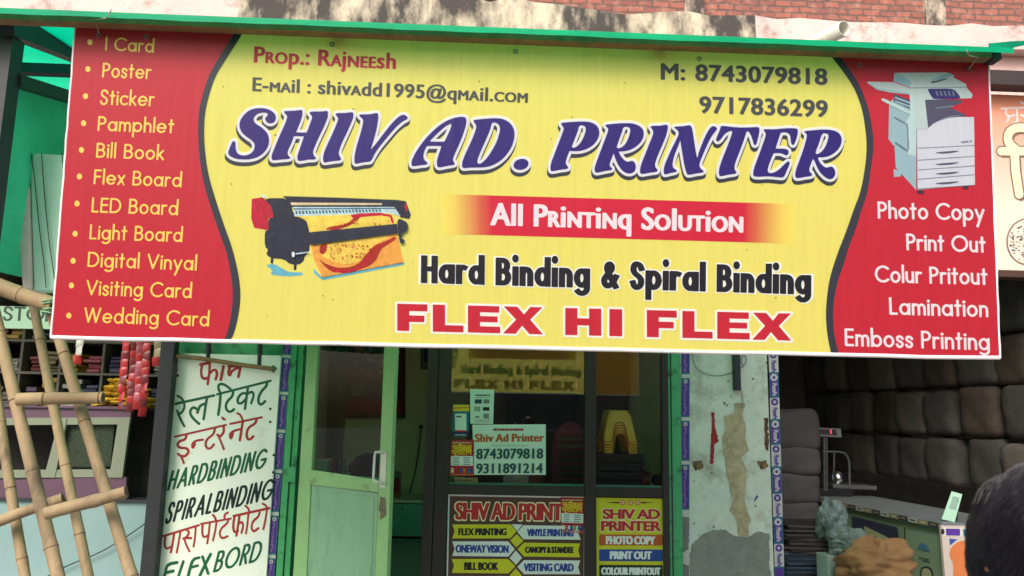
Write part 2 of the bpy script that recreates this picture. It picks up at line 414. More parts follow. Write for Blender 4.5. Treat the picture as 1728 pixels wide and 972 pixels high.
# ================================================================== materials
m_wall = M('lime_plaster', (208, 220, 204), .85, .12, 5, .35, dirt=(164, 164, 148), dscale=3.0, damt=.45)
m_cement = M('raw_cement', (134, 138, 130), .9, .22, 9, .5, dirt=(168, 172, 160), dscale=5, damt=.2)
m_patch = M('bare_plaster', (184, 172, 138), .9, .3, 12, .6, dirt=(150, 138, 108), dscale=8, damt=.4)
m_pink = M('pink_plaster', (222, 190, 184), .85, .12, 4, .4, dirt=(132, 112, 104), dscale=3.5, damt=.3)
m_slab = M('weathered_slab', (206, 190, 168), .9, .35, 5, .6, dirt=(74, 68, 66), dscale=2.6, damt=.85, stretch=(1.3, 1, .55))
m_inner = M('olive_wall_paint', (238, 240, 196), .7, .06, 3, .1)
m_dark = M('dark_paint', (44, 46, 52), .5, .2, 8, .1)
m_black = M('black_plastic', (24, 24, 28), .45, .15, 8)
m_alu = M('brown_aluminium', (52, 46, 46), .4, .15, 8)
m_green = M('green_paint', (76, 168, 112), .5, .15, 8, .2, dirt=(28, 70, 48), dscale=9, damt=.35)
m_doorf = M('pale_green_frame', (148, 192, 132), .45, .10, 8, .05, dirt=(110, 110, 84), dscale=7, damt=.12)
m_doorp = M('frosted_green_panel', (136, 180, 146), .35, .10, 3, dirt=(112, 150, 122), dscale=5, damt=.3, stretch=(2, 2, .5))
m_rust = M('rusty_iron', (138, 108, 74), .7, .3, 14, .3, dirt=(90, 96, 66), dscale=6, damt=.45)
m_steel = M('grey_steel', (120, 124, 124), .35, .1, 8, metal=.8)
m_white = M('white_plastic', (222, 222, 216), .4, .05, 6)
m_pvc = M('pvc', (214, 208, 198), .45, .10, 8, dirt=(150, 130, 110), dscale=6, damt=.2)
m_glass = glass('window_glass', (.92, .96, .92), .19); m_dglass = glass('door_glass', (.94, .97, .94), .02)
m_tarp = M('green_tarpaulin', (0, 204, 152), .5, .14, 5, .2, trans=.6)
m_tarp2 = M('dull_green_tarpaulin', (50, 168, 130), .6, .2, 5, .5, trans=.5)
m_paper = M('mint_paper', (206, 232, 214), .7, .04, 6)
m_ink = M('black_ink', (34, 36, 44), .6, .05)
m_road = M('street_concrete', (150, 146, 138), .9, .25, 1.5, .3)

# flex printing inks: thin vinyl that lets a little light through
def flex(n, c, var=.05): return M(n, c, .40, var, 3.0, .3, trans=.42, spec=.35, stretch=(14, 1, 1), bscale=2)
def flexn(n, c): return M(n, c, .40, .22, 40, .0, trans=.42, spec=.35, dirt=tuple(int(v*.82) for v in c), dscale=24, damt=.2)
f_yel = flex('flex_yellow', (240, 224, 116)); f_red = flex('flex_red', (200, 48, 66)); f_dark = flex('flex_charcoal', (64, 66, 78)); f_wht = flex('flex_white', (238, 240, 246), .02)
f_vio = flex('flex_violet', (58, 46, 128)); f_ylt = flex('flex_pale_yellow', (250, 228, 112)); f_gry = flex('flex_grey_text', (84, 84, 90)); f_blk = flex('flex_black', (42, 42, 50))
f_rtx = flex('flex_red_text', (196, 44, 66)); f_hem = M('white_vinyl_hem', (232, 226, 230), .5, .05, 6, .1)

# ================================================================== the banner
TILT = math.radians(3.75)
SN = np.array((0, -math.cos(TILT), -math.sin(TILT)))
SGN = Plane(P(880, 586, -3.5), SN)
c_ = SGN.at(880, 330)
banner = thing('shop_banner', SGN.at(886, 586), 'big yellow banner with red ends and violet lettering hanging above the shop entrance', 'banner')
TLp, TRp, BRp, BLp = (128, 40), (1667, 100), (1686, 604), (87, 566)
mb = MB()
# sheet: a thin box behind the printing, slightly rippled
nx, nz = 60, 14; gv = []
for j in range(nz+1):
    for i in range(nx+1):
        s_, t_ = i/nx, j/nz
        x = (BLp[0]*(1-s_)+BRp[0]*s_)*(1-t_)+(TLp[0]*(1-s_)+TRp[0]*s_)*t_
        y = (BLp[1]*(1-s_)+BRp[1]*s_)*(1-t_)+(TLp[1]*(1-s_)+TRp[1]*s_)*t_
        gv.append(SGN.at(x, y))
mb.add(gv, [(j*(nx+1)+i, j*(nx+1)+i+1, (j+1)*(nx+1)+i+1, (j+1)*(nx+1)+i) for j in range(nz) for i in range(nx)])
mb.build('yellow_panel', f_yel, banner)
LB_y = [(412,52),(397,76),(380,102),(362,130),(348,176),(344,210),(345,250),(351,292),(360,325),(378,380),(391,415),(399,446),(405,478),(406,505),(402,535),(394,566),(388,574)]
LB_r = [(397,52),(383,76),(366,102),(350,132),(337,176),(334,210),(335,250),(340,292),(347,322),(366,382),(379,415),(387,446),(392,478),(393,505),(390,535),(382,566),(378,574)]
RB_y = [(1401,93),(1420,117),(1441,147),(1454,180),(1460,214),(1463,246),(1460,283),(1452,325),(1441,352),(1431,382),(1417,418),(1408,443),(1400,470),(1396,495),(1393,530),(1396,567),(1403,599)]
RB_r = [(1416,93),(1434,117),(1453,147),(1465,180),(1472,214),(1475,246),(1470,283),(1463,331),(1454,352),(1446,382),(1433,414),(1425,443),(1415,470),(1409,495),(1405,530),(1408,567),(1416,599)]
_sm = lambda p: [tuple(q) for q in chaikin(p, 2, False)]
L_red = [(128,40)]+_sm(LB_r)+[(87.5,567)]; R_red = _sm(RB_r)+[(1686,605),(1667,99)]
for pl in (L_red, R_red):
    b = MB(); flat(pl, SGN, .0008, b); b.build('red_side_panel', f_red, banner)
for o_, i_ in ((LB_r, LB_y), (RB_y, RB_r)):
    b = MB(); flat(_sm(o_)+_sm(i_)[::-1], SGN, .0016, b); b.build('border_curve', f_dark, banner)
# white welded hems along the left, bottom and right edges
b = MB()
def hem(a, c, r):
    A, B = SGN.at(*a, -.002), SGN.at(*c, -.002); n_ = 24
    b.tube([A.lerp(B, i/n_)+Vector((rng.normal()*.0012, 0, rng.normal()*.0012)) for i in range(n_+1)], r, 8)
hem((86, 569), (1687, 604.5), .0085); hem((127, 44), (87, 567), .0045); hem((1668, 104), (1687, 604), .0045)
b.build('hem', f_hem, banner)

def rough(pts, step, amp, closed=True):
    out = []; n = len(pts)
    for i in range(n if closed else n-1):
        a, b = np.array(pts[i], float), np.array(pts[(i+1) % n], float); k = max(1, int(np.hypot(*(b-a))/step))
        for j in range(k): out.append(a+(b-a)*j/k+rng.normal(size=2)*amp*(1 if j else .5))
    return out
# ---- left list
LIST = [('I Card', (177,85), (259.5,89.2), 23), ('Poster', (172,130.7), (254.5,133.5), 25), ('Sticker', (168.4,176.6), (260,179.6), 25.4), ('Pamphlet', (164.3,220.7), (293,225.2), 24.8),
        ('Bill Book', (161.7,265.9), (276.5,270.4), 25), ('Flex Board', (157.6,310.7), (306,316), 25), ('LED Board', (154,358.4), (300,363.4), 25.4), ('Light Board', (150.6,403.8), (307.5,408.7), 25.2),
        ('Digital Vinyal', (147.3,450.4), (331.5,456.6), 25.6), ('Visiting Card', (144.6,498), (323,503.4), 25.8), ('Wedding Card', (141,544.4), (352.5,551), 25.8)]
DOTS = [(151.8,71.3),(148.4,116.5),(144.3,162.3),(141,207.8),(137.5,253),(134,297.8),(130,343.5),(126.7,394.4),(123.3,440.2),(120.5,481.7),(116.1,532.6)]
for (t, p0, p1, cp), d in zip(LIST, DOTS):
    letters('lettering', t, p0, p1, cp, SGN, .0014, f_ylt, banner, 1.6, 1.5, space=.46); b = MB()
    flat([(d[0]+4.4*math.cos(k*.35), d[1]+5*math.sin(k*.35)) for k in range(18)], SGN, .0014, b)
    b.build('bullet', f_ylt, banner)
# ---- right list
for t, p0, p1, cp in (('Photo Copy', (1481.4,368.9), (1661.8,372.8), 29), ('Print Out', (1529.8,422.4), (1663.6,426.6), 28.4), ('Colur Pritout', (1476.6,476.6), (1666.6,481), 29),
                      ('Lamination', (1500.8,531), (1668,535.4), 29.4), ('Emboss Printing', (1425.8,584), (1670.5,591.5), 30)):
    letters('lettering', t, p0, p1, cp, SGN, .0014, f_wht, banner, 2.15, 2.0, space=.44)
# ---- top lines
letters('lettering', 'Prop.: Rajneesh', (428,105), (668,116.3), 27, SGN, .0014, f_rtx, banner, 1.3, .45, font='pei', gap=.03, space=.42)
letters('lettering', 'E-mail : shivadd1995@gmail.com', (425.5,153.1), (890.5,173.1), 23, SGN, .0014, f_gry, banner, 1.15, .4, font='pei', gap=.03, space=.42)
letters('lettering', 'M: 8743079818', (1115,133.6), (1396.5,142.8), 27, SGN, .0014, f_gry, banner, 1.5, .8, font='pei', gap=.03, space=.5)
letters('lettering', '9717836299', (1180,189.8), (1397.4,197), 27.5, SGN, .0014, f_gry, banner, 1.5, .8, font='pei', gap=.03)
# ---- red fading strip
def faded():
    m = flex('flex_fading_red', (222, 40, 72)); t = m.node_tree; N = t.nodes; Lk = t.links
    at = N.new('ShaderNodeAttribute'); at.attribute_name = 'fade'
    mx = N.new('ShaderNodeMix'); mx.data_type = 'RGBA'; Lk.new(at.outputs['Fac'], mx.inputs['Factor'])
    mx.inputs['A'].default_value = (*lin((238, 226, 112)), 1); mx.inputs['B'].default_value = (*lin((210, 42, 70)), 1)
    for n_ in N:
        if n_.type == 'BSDF_PRINCIPLED': Lk.new(mx.outputs['Result'], n_.inputs['Base Color'])
        if n_.type == 'BSDF_TRANSLUCENT': Lk.new(mx.outputs['Result'], n_.inputs['Color'])
    return m
b = MB(); fr = []; n_ = 28
for i in range(n_+1):
    s_ = i/n_; xt, xb = 743+599*s_, 747+592*s_
    b.v += [SGN.at(xb, 394.6+16.4*s_, .0008), SGN.at(xt, 327.4+16.8*s_, .0008)]
    f_ = min(1, max(0, s_/.15))*min(1, max(0, (1-s_)/.15)); f_ = f_*f_*(3-2*f_); fr += [f_, f_]
b.f = [(2*i, 2*i+2, 2*i+3, 2*i+1) for i in range(n_)]; b.m = [0]*n_; b.sm = [False]*n_
o = b.build('fading_red_strip', faded(), banner)
at = o.data.attributes.new('fade', 'FLOAT', 'POINT'); at.data.foreach_set('value', fr)
letters('lettering', 'All Printing Solution', (827,379.2), (1254.4,392), 37, SGN, .0016, f_wht, banner, 2.1, .9, font='pei', gap=.04, space=.45)
# ---- heavy black line with white outline
HB = dict(font='geo', gap=.41, space=.56)
letters('lettering_outline', 'Hard Binding & Spiral Binding', (708,477.6), (1371,497.5), 47, SGN, .0008, f_wht, banner, 5.4, 4.3, grow=2.0, **HB)
letters('lettering', 'Hard Binding & Spiral Binding', (710,477.6), (1369,497.5), 47, SGN, .0014, f_blk, banner, 5.4, 4.3, **HB)
# ---- FLEX HI FLEX: wide block letters
z_ = lambda x, y: (640+x/2.215, 400+y/2.215)
BLK = []
def blk(ch, x0, x1):
    yb = lambda x: 350+(x-67)*.0252; yt = lambda x: 249+(x-67)*.0252; Wd = x1-x0; st = 46
    if ch == 'F': p = [(0,0),(0,1),(1,1),(1,.74),(.4,.74),(.4,.58),(.9,.58),(.9,.34),(.4,.34),(.4,0)]
    if ch == 'L': p = [(0,0),(0,1),(.4,1),(.4,.25),(1,.25),(1,0)]
    if ch == 'E': p = [(0,0),(0,1),(.97,1),(.97,.76),(.38,.76),(.38,.62),(.92,.62),(.92,.4),(.38,.4),(.38,.24),(1,.24),(1,0)]
    if ch == 'X': p = [(0,0),(.33,.52),(.02,1),(.36,1),(.53,.72),(.68,1),(.99,1),(.68,.53),(1,0),(.66,0),(.48,.3),(.32,0)]
    if ch == 'H': p = [(0,0),(0,1),(.34,1),(.34,.63),(.66,.63),(.66,1),(1,1),(1,0),(.66,0),(.66,.37),(.34,.37),(.34,0)]
    if ch == 'I': p = [(0,0),(0,1),(1,1),(1,0)]
    BLK.append([[z_(x0+u*Wd, yb(x0+u*Wd)*(1-v)+yt(x0+u*Wd)*v) for u, v in p]])
for ch, x0, x1 in (('F',67,180),('L',200,315),('E',331,452),('X',462,612),('H',695,830),('I',860,908),('F',1000,1112),('L',1133,1246),('E',1263,1385),('X',1394,1540)): blk(ch, x0, x1)
for g_ in (BLK[:4], BLK[4:6], BLK[6:]):
    b = MB(); put(b, shapes_field(g_, .5, 3.6), SGN, .0008); b.build('lettering_outline', f_wht, banner)
    b = MB(); put(b, [l for g in g_ for l in g], SGN, .0014); b.build('lettering', f_red, banner)
# ---- the shop title, traced letter by letter
def cr(ox, oy, s): return lambda pts: [(ox+x/s, oy+y/s) for x, y in pts]
k1, k2, k3, k4, k5, k6 = cr(370,170,7.475), cr(520,170,7.478), cr(680,180,7.477), cr(910,190,8.1), cr(1070,195,8.1), cr(1250,195,7.778)
T = [
 [k1([(165,515),(185,507),(205,520),(205,590),(215,640),(240,675),(290,690),(345,688),(400,665),(435,625),(448,570),(440,535),(410,500),(350,460),(290,410),(258,350),(252,290),(275,225),(320,165),(385,115),(460,95),(540,90),(620,105),(685,145),(715,190),(715,235),(695,270),(655,290),(610,280),(582,250),(578,215),(600,195),(618,170),(590,150),(540,148),(480,165),(440,205),(432,250),(460,290),(520,325),(580,375),(615,425),(630,480),(625,550),(600,610),(550,670),(480,715),(400,738),(310,743),(220,735),(150,710),(108,670),(120,620),(145,560)])],
 [k1([(818,132),(830,130),(870,128),(960,125),(1030,113),(1050,122),(1050,150),(1045,200),(1015,290),(972,392),(972,398),(1098,402),(1104,398),(1140,300),(1172,215)])+k2([(48,215),(45,190),(18,160),(20,145),(50,135),(180,135),(235,125),(250,140),(250,190),(245,220),(200,330),(130,470),(80,590),(60,640),(65,680),(98,720),(98,738),(70,742),(0,743)])
   +k1([(1100,748),(1010,765),(985,745),(985,690),(1010,620),(1066,455),(1066,448),(945,446),(938,452),(915,530),(870,620),(860,660),(870,690),(895,716),(890,735),(780,740),(690,754),(660,742),(658,690),(690,610),(760,440),(830,290),(858,205),(850,182),(822,155)])],
 [k2([(345,175),(350,160),(375,155),(480,155),(550,140),(572,155),(570,210),(540,290),(480,420),(410,570),(385,650),(390,690),(420,735),(410,753),(310,762),(210,780),(188,768),(188,690),(220,600),(290,450),(360,290),(380,230),(370,205)])],
 [k2([(645,185),(650,172),(680,172),(780,170),(860,153),(885,165),(885,240),(860,380),(820,520),(790,610),(796,612),(840,560),(940,430),(1040,300),(1130,210),(1180,178),(1220,175),(1255,205),(1255,232),(1200,255),(1110,330),(1000,460),(900,580),(840,670),(800,752),(780,770),(700,775),(620,795),(590,795),(582,765),(585,680),(620,540),(670,380),(695,270),(690,225),(655,205)])],
 [k3([(770,126),(800,150),(800,210),(780,290),(730,430),(670,560),(635,640),(630,680),(655,715),(650,735),(570,745),(460,770),(430,755),(425,690),(450,600),(484,503),(480,496),(305,496),(298,502),(262,580),(258,640),(275,680),(310,705),(310,730),(230,738),(125,755),(105,735),(110,680),(150,590),(230,470),(330,350),(450,240),(570,165),(680,132)]), k3([(598,214),(610,222),(605,260),(580,320),(525,438),(520,442),(345,440),(340,434),(420,350),(520,260)])],
 [k3([(888,180),(890,170),(920,163),(1050,150),(1180,142),(1280,158),(1360,210),(1405,290),(1410,380),(1385,480),(1330,580),(1250,670),(1150,735),(1050,765),(930,768),(840,768),(770,778),(745,765),(745,700),(780,610),(860,440),(920,290),(925,235),(905,208)]), k3([(1120,205),(1160,198),(1205,220),(1228,270),(1215,340),(1180,450),(1120,560),(1050,660),(990,715),(955,722),(935,700),(950,640),(1000,520),(1060,390),(1105,280)])],
 [k3([(1490+98*math.cos(t)*math.cos(.25)+70*math.sin(t)*math.sin(.25), 728-98*math.cos(t)*math.sin(.25)+70*math.sin(t)*math.cos(.25)) for t in [k*2*math.pi/16 for k in range(16)]])],
 [k4([(298,160),(305,142),(330,135),(440,128),(570,120),(680,125),(765,155),(812,210),(825,280),(805,360),(755,430),(680,485),(590,520),(500,530),(420,523),(412,530),(375,620),(360,680),(370,715),(400,745),(390,770),(300,778),(200,800),(160,800),(150,765),(160,690),(190,610),(250,450),(310,300),(337,220),(325,195)]), k4([(545,180),(590,172),(630,190),(638,240),(610,330),(560,420),(500,475),(452,480),(444,462),(490,350),(530,250)])],
 [k4([(903,180),(908,166),(940,160),(1050,150),(1180,142),(1290,148),(1380,185),(1425,240),(1432,310),(1400,390),(1340,455),(1260,505),(1170,530),(1092,530),(1086,538),(1120,600),(1160,650),(1200,672),(1235,668),(1270,655),(1305,680),(1322,730),(1315,790),(1280,825),(1220,838),(1150,810),(1090,740),(1040,640),(1020,562),(1014,564),(985,640),(960,700),(965,735),(1000,765),(990,785),(890,800),(790,825),(760,812),(755,750),(790,650),(850,490),(920,310),(945,240),(935,210)]), k4([(1150,200),(1200,190),(1240,210),(1245,260),(1215,360),(1170,440),(1110,485),(1062,486),(1060,465),(1100,350),(1135,250)])],
 [k5([(222,158),(230,145),(260,140),(360,138),(440,122),(462,135),(460,200),(430,300),(370,440),(310,580),(285,660),(290,705),(325,745),(315,770),(220,780),(110,802),(82,790),(80,730),(105,640),(170,480),(230,330),(264,240),(255,195)])],
 [k5([(548,162),(555,152),(590,148),(680,145),(750,128),(780,140),(800,200),(820,340),(845,500),(860,572),(866,572),(890,480),(950,330),(1010,210),(1050,155),(1085,142),(1120,155),(1140,180),(1110,220),(1060,280),(1000,400),(930,560),(895,650),(895,700),(920,735),(955,755),(945,780),(850,790),(745,815),(720,800),(690,700),(665,550),(640,400),(634,348),(628,348),(610,400),(560,520),(530,620),(525,690),(545,725),(585,745),(580,770),(500,785),(420,808),(405,790),(405,720),(430,640),(500,480),(570,340),(614,250),(600,205)])],
 [k5([(1183,152),(1195,142),(1230,142),(1340,155)])+k6([(0,158),(120,155),(220,149),(245,160),(245,220),(225,300),(210,370),(190,392),(170,380),(155,320),(130,250),(105,213),(82,206)])+k5([(1536,226),(1520,280),(1479,400),(1440,500),(1385,640),(1370,700),(1375,740),(1400,770),(1395,795),(1300,805),(1190,832),(1160,820),(1158,750),(1180,660),(1250,480),(1310,330),(1342,230),(1340,210),(1300,215),(1240,250),(1190,320),(1155,357),(1125,350),(1118,320),(1150,250),(1175,185)])],
 [k6([(298,192),(305,180),(340,178),(440,182),(540,170),(680,163),(745,172),(752,210),(740,280),(715,350),(695,390),(665,380),(655,320),(650,260),(620,228),(570,218),(530,226),(522,234),(490,330),(458,428),(464,434),(560,432),(615,445),(632,470),(622,510),(600,528),(545,500),(500,492),(436,494),(428,502),(395,580),(358,680),(352,730),(375,755),(420,755),(490,720),(560,650),(610,605),(640,600),(642,640),(610,710),(575,795),(550,815),(480,808),(350,795),(240,805),(180,800),(158,780),(170,700),(210,590),(270,430),(320,290),(332,240),(315,215)])],
 [k6([(832,218),(840,204),(870,200),(980,190),(1090,180),(1210,190),(1290,225),(1328,290),(1322,370),(1280,450),(1200,515),(1110,548),(1016,550),(1012,558),(1040,620),(1085,665),(1120,685),(1160,675),(1195,665),(1230,700),(1245,755),(1230,805),(1190,838),(1135,830),(1070,780),(1010,700),(970,600),(952,572),(946,574),(920,640),(898,700),(905,740),(940,770),(930,795),(840,805),(750,825),(715,812),(715,740),(750,640),(810,480),(850,350),(870,270),(860,235)]), k6([(1065,240),(1110,230),(1150,245),(1152,290),(1120,390),(1070,470),(1010,505),(982,502),(988,460),(1030,360)])],
]
T = [[chaikin(l, 2) for l in g] for g in T]
for g_ in (T[:4], T[4:7], T[7:]):
    b = MB(); put(b, shapes_field(g_, .55, 4.9, ((-.5, 3), (-1, 6.4))), SGN, .0008); b.build('lettering_shadow', f_dark, banner)
    b = MB(); put(b, shapes_field(g_, .55, 4.7), SGN, .0014); b.build('lettering_outline', f_wht, banner)
    b = MB(); [put(b, g, SGN, .002) for g in g_]; b.build('lettering', f_vio, banner)

# ---- printed picture of the wide inkjet machine (flat artwork)
k7 = cr(380, 300, 4.8)
I_ = dict(dark=flexn('ink_slate', (54, 58, 76)), red=flexn('ink_crimson', (196, 40, 66)), blue=flexn('ink_sky', (112, 186, 216)), teal=flexn('ink_teal', (34, 96, 134)), cream=flexn('ink_cream', (236, 220, 176)),
          org=flexn('ink_orange', (238, 172, 84)), pap=flexn('ink_straw', (238, 216, 100)), brn=flexn('ink_rust', (176, 56, 44)), pale=flexn('ink_pale_blue', (196, 224, 238)), wht=f_wht)
order = list(I_); mats = [I_[k] for k in order]; b = MB(); lay_i = [0]
def art(kk, col, pts, sm=0, l0=.0008):
    lay_i[0] += 1; flat(kk(pts), SGN, l0+.00006*lay_i[0], b, order.index(col), sm)
art(k7, 'blue', [(320,705),(400,695),(470,740),(520,765),(630,765),(630,790),(500,800),(360,785),(390,750)], 1)
art(k7, 'blue', [(715,735),(780,800),(1450,680),(1450,705),(790,830),(720,775)])
art(k7, 'dark', [(300,165),(530,165),(550,300),(620,320),(675,370),(692,590),(640,640),(640,670),(600,705),(520,700),(480,660),(370,650),(330,620),(350,580),(320,560),(320,430),(350,425),(350,330),(390,315),(375,230)], 1)
art(k7, 'dark', [(370,640),(395,640),(385,700),(368,690)]); art(k7, 'dark', [(555,690),(580,690),(575,750),(555,745)])
art(k7, 'red', [(215,170),(300,158),(340,195),(375,235),(390,320),(350,330),(350,425),(235,405),(210,330)])
art(k7, 'dark', [(466,148),(900,160),(1400,180),(1465,190),(1485,250),(1505,300),(1490,335),(1420,320),(1360,238),(540,240),(520,200)])
art(k7, 'red', [(1462,195),(1480,245),(1470,280),(1450,240)])
art(k7, 'cream', [(530,200),(1270,205),(1270,220),(538,222)])
art(k7, 'pale', [(550,236),(1370,236),(1420,310),(1350,292),(560,312)])
art(k7, 'teal', [(552,248),(1376,244),(1380,252),(552,258)])
for q in range(26):
    x = 566+q*27; y = 268-q*.5; art(k7, 'teal', [(x,y),(x+14,y),(x+24,y+26-q*.3),(x+10,y+26-q*.3)])
art(k7, 'pap', [(560,312),(700,308),(1350,286),(1392,375),(685,442),(665,352),(600,318)])
art(k7, 'brn', [(800,420),(850,395),(980,375),(1040,330),(1060,290),(1120,290),(1060,360),(980,400),(900,425)], 1)
art(k7, 'red', [(1010,290),(1340,280),(1372,370),(1350,372),(1330,300),(1080,320),(1030,330)], 1)
art(k7, 'org', [(695,545),(1392,455),(1445,685),(785,806),(715,650)])
art(k7, 'pap', [(810,530),(1330,460),(1300,500),(1200,540),(1150,610),(1080,680),(980,705),(880,680),(770,630),(800,590)], 2)
art(k7, 'brn', [(770,540),(830,532),(820,600),(790,625),(760,600)], 1)
art(k7, 'brn', [(740,640),(800,690),(900,730),(1020,725),(1100,680),(1160,600),(1210,545),(1300,515),(1380,470),(1385,500),(1320,540),(1260,580),(1230,660),(1180,710),(1080,750),(940,770),(850,765)], 2)
art(k7, 'red', [(830,730),(930,750),(1040,745),(1110,700),(1150,640),(1180,600),(1170,650),(1120,720),(1040,765),(920,775)], 1)
for q in range(70):
    x = 840+rng.random()*340; y = 530+rng.random()*130
    if (x-1000)**2/190**2+(y-590)**2/85**2 < 1: art(k7, ('brn', 'org', 'red')[q % 3], [(x,y),(x+9,y-3),(x+12,y+7),(x+3,y+9)])
for q in range(24):
    x = 860+rng.random()*460; y = 345+rng.random()*35; art(k7, ('brn', 'org')[q % 2], [(x,y),(x+9,y-3),(x+12,y+6),(x+3,y+8)])
art(k7, 'dark', [(675,442),(1392,372),(1400,450),(690,545)])
art(k7, 'dark', [(1392,330),(1440,340),(1480,365),(1480,425),(1440,450),(1420,490),(1455,500),(1455,520),(1418,545),(1400,440)], 1)
art(k7, 'pale', [(570,610),(690,596),(690,604),(572,622)]); art(k7, 'wht', [(538,600),(558,598),(566,622),(556,645),(540,640)], 1)
art(k7, 'pale', [(275,140),(300,138),(350,158),(310,162)])
b.build('printer_picture', mats, banner)
# ---- printed picture of the office copier
k8 = cr(1440, 100, 4.052)
J_ = dict(face=flex('ink_ice', (214, 228, 240)), side=flex('ink_ice_shade', (160, 198, 208)), head=flex('ink_mint_ice', (196, 222, 222)), gap=flex('ink_smoke', (92, 92, 116)), pan=flex('ink_indigo', (70, 62, 128)), lin=flex('ink_line', (120, 136, 156)), dk=f_dark)
order = list(J_); mats = [J_[k] for k in order]; b = MB(); lay_i[0] = 0
art(k8, 'side', [(245,300),(290,250),(430,330),(430,895),(335,790),(290,740),(282,600),(240,545)])
art(k8, 'side', [(275,750),(330,765),(325,800),(278,806)])
art(k8, 'gap', [(275,235),(390,280),(415,300),(410,350),(275,290)])
art(k8, 'side', [(285,255),(410,300),(410,312),(285,268)]); art(k8, 'side', [(285,280),(410,325),(410,337),(285,292)])
art(k8, 'face', [(430,480),(505,478),(560,430),(640,400),(700,395),(825,395),(832,858),(440,893)])
art(k8, 'gap', [(488,272),(748,280),(735,305),(672,318),(672,335),(785,388),(640,402),(560,430),(508,470)])
art(k8, 'lin', [(560,330),(680,315),(690,322),(570,340)]); art(k8, 'lin', [(510,470),(560,425),(660,385),(760,382),(650,400),(560,432)], 1)
art(k8, 'head', [(385,205),(440,270),(490,275),(512,476),(432,478),(428,665),(372,650),(378,470),(360,430),(390,380)])
art(k8, 'lin', [(360,440),(372,440),(382,600),(372,640),(368,480)])
art(k8, 'head', [(280,92),(640,90),(695,110),(680,122),(770,170),(775,195),(815,240),(810,266),(550,276),(430,278),(385,268),(385,195),(275,150)])
art(k8, 'side', [(280,92),(300,92),(395,150),(390,195),(275,150)])
art(k8, 'lin', [(385,194),(770,190),(770,194),(385,199)]); art(k8, 'gap', [(520,155),(640,128),(650,134),(545,166)], 1)
art(k8, 'side', [(640,92),(692,110),(560,150),(520,150)])
art(k8, 'pan', [(505,205),(520,202),(670,200),(700,215),(735,262),(725,270),(560,274),(540,266)], 1)
for q in range(5): art(k8, 'lin', [(560+q*28,218),(572+q*28,217),(584+q*28,250),(572+q*28,251)])
art(k8, 'head', [(90,155),(110,153),(275,156),(385,200),(385,242),(250,226),(160,208)])
art(k8, 'side', [(90,158),(160,208),(385,242),(385,232),(165,198)])
art(k8, 'head', [(188,275),(200,266),(220,272),(425,376),(415,390),(205,290)], 1)
for y0, y1 in ((606,586), (688,660), (754,726), (818,786), (884,858)):
    art(k8, 'lin', [(440,y0),(830,y1),(830,y1+3.5),(440,y0+4)])
for y in (636, 715, 780, 846): art(k8, 'gap', [(550,y+4),(600,y-4),(690,y-10),(730,y-12),(690,y),(620,y+8)], 1)
art(k8, 'lin', [(735,562),(790,556),(790,564),(735,570)]); art(k8, 'gap', [(800,553),(810,556),(808,566),(798,564)])
art(k8, 'lin', [(430,478),(434,478),(440,890),(436,890)])
art(k8, 'lin', [(285,560),(370,620),(370,630),(285,572)]); art(k8, 'lin', [(280,390),(355,432),(355,440),(280,398)])
art(k8, 'dk', [(432,895),(485,895),(480,920),(445,918)], 1); art(k8, 'dk', [(742,866),(790,866),(785,888),(755,886)], 1)
b.build('copier_picture', mats, banner)

# small marks of use on the banner: eyelets under the beam and specks of dirt
for x in (167, 247, 560, 870, 1180, 1450, 1636):
    y = 44+(x-128)*.039+14; b = MB(); c = SGN.at(x, y, .004); b.tube([c+Vector((math.cos(k*.7)*.008, -.001, math.sin(k*.7)*.008)) for k in range(10)], .0025, 6); b.build('eyelet', m_steel, banner)
b = MB()
for k in range(46):
    x, y = 150+rng.random()*1480, 110+rng.random()*440; r = .4+rng.random()*.8; flat(rough([(x-r,y-r),(x+r,y-r),(x+r,y+r),(x-r,y+r)], 1, .2), SGN, .0026, b)
b.build('dirt_speck', M('dirt_brown', (96, 84, 60), .9), banner)

# ================================================================== ground and building
def fx(px, py, Y=0.0):
    p = P(px, py, Y); return p.x, p.z
def fX(px, Y=0.0): return P(px, 786, Y).x
def boxpx(mb, plane, pts, t, mi=0, lift=0.0):
    """a flat bar: traced front corners, real thickness t behind them"""
    f = [plane.at(x, y, lift) for x, y in pts]; n = Vector(plane.n)
    return mb.hexa([p-n*t for p in f], f, mi)
F0 = YP(0.0)
g = MB(); g.quad((-60, -60, 0), (60, -60, 0), (60, 60, 0), (-60, 60, 0)); props(g.build('ground', m_road), kind='structure')

bld = thing('shop_building', (0, 0, 0), 'plastered building with a stained concrete roof edge that holds the row of shops', 'building')
XL, XR = -1.80, 1.66                     # main shop room
xpl, xpr = fX(1150), fX(1300)            # white pillar between the shops
b = MB(); b.bx(xpl, xpr, 0, .45, 0.0, 3.0); b.build('pillar', m_wall, bld)
b = MB(); b.bx(-2.62, -1.62, .03, .25, 0.0, 3.0); b.build('left_pier', m_green, bld)
b = MB(); b.bx(-9, 9, .02, .4, 3.0, 4.96); b.build('front_wall', m_pink, bld)
b = MB(); b.bx(-1.62, xpl, .05, .2, 2.45, 3.0); b.build('lintel', m_dark, bld)
b = MB(); b.bx(-9, -2.62, .05, .25, 2.75, 3.0); b.build('lintel', m_dark, bld)
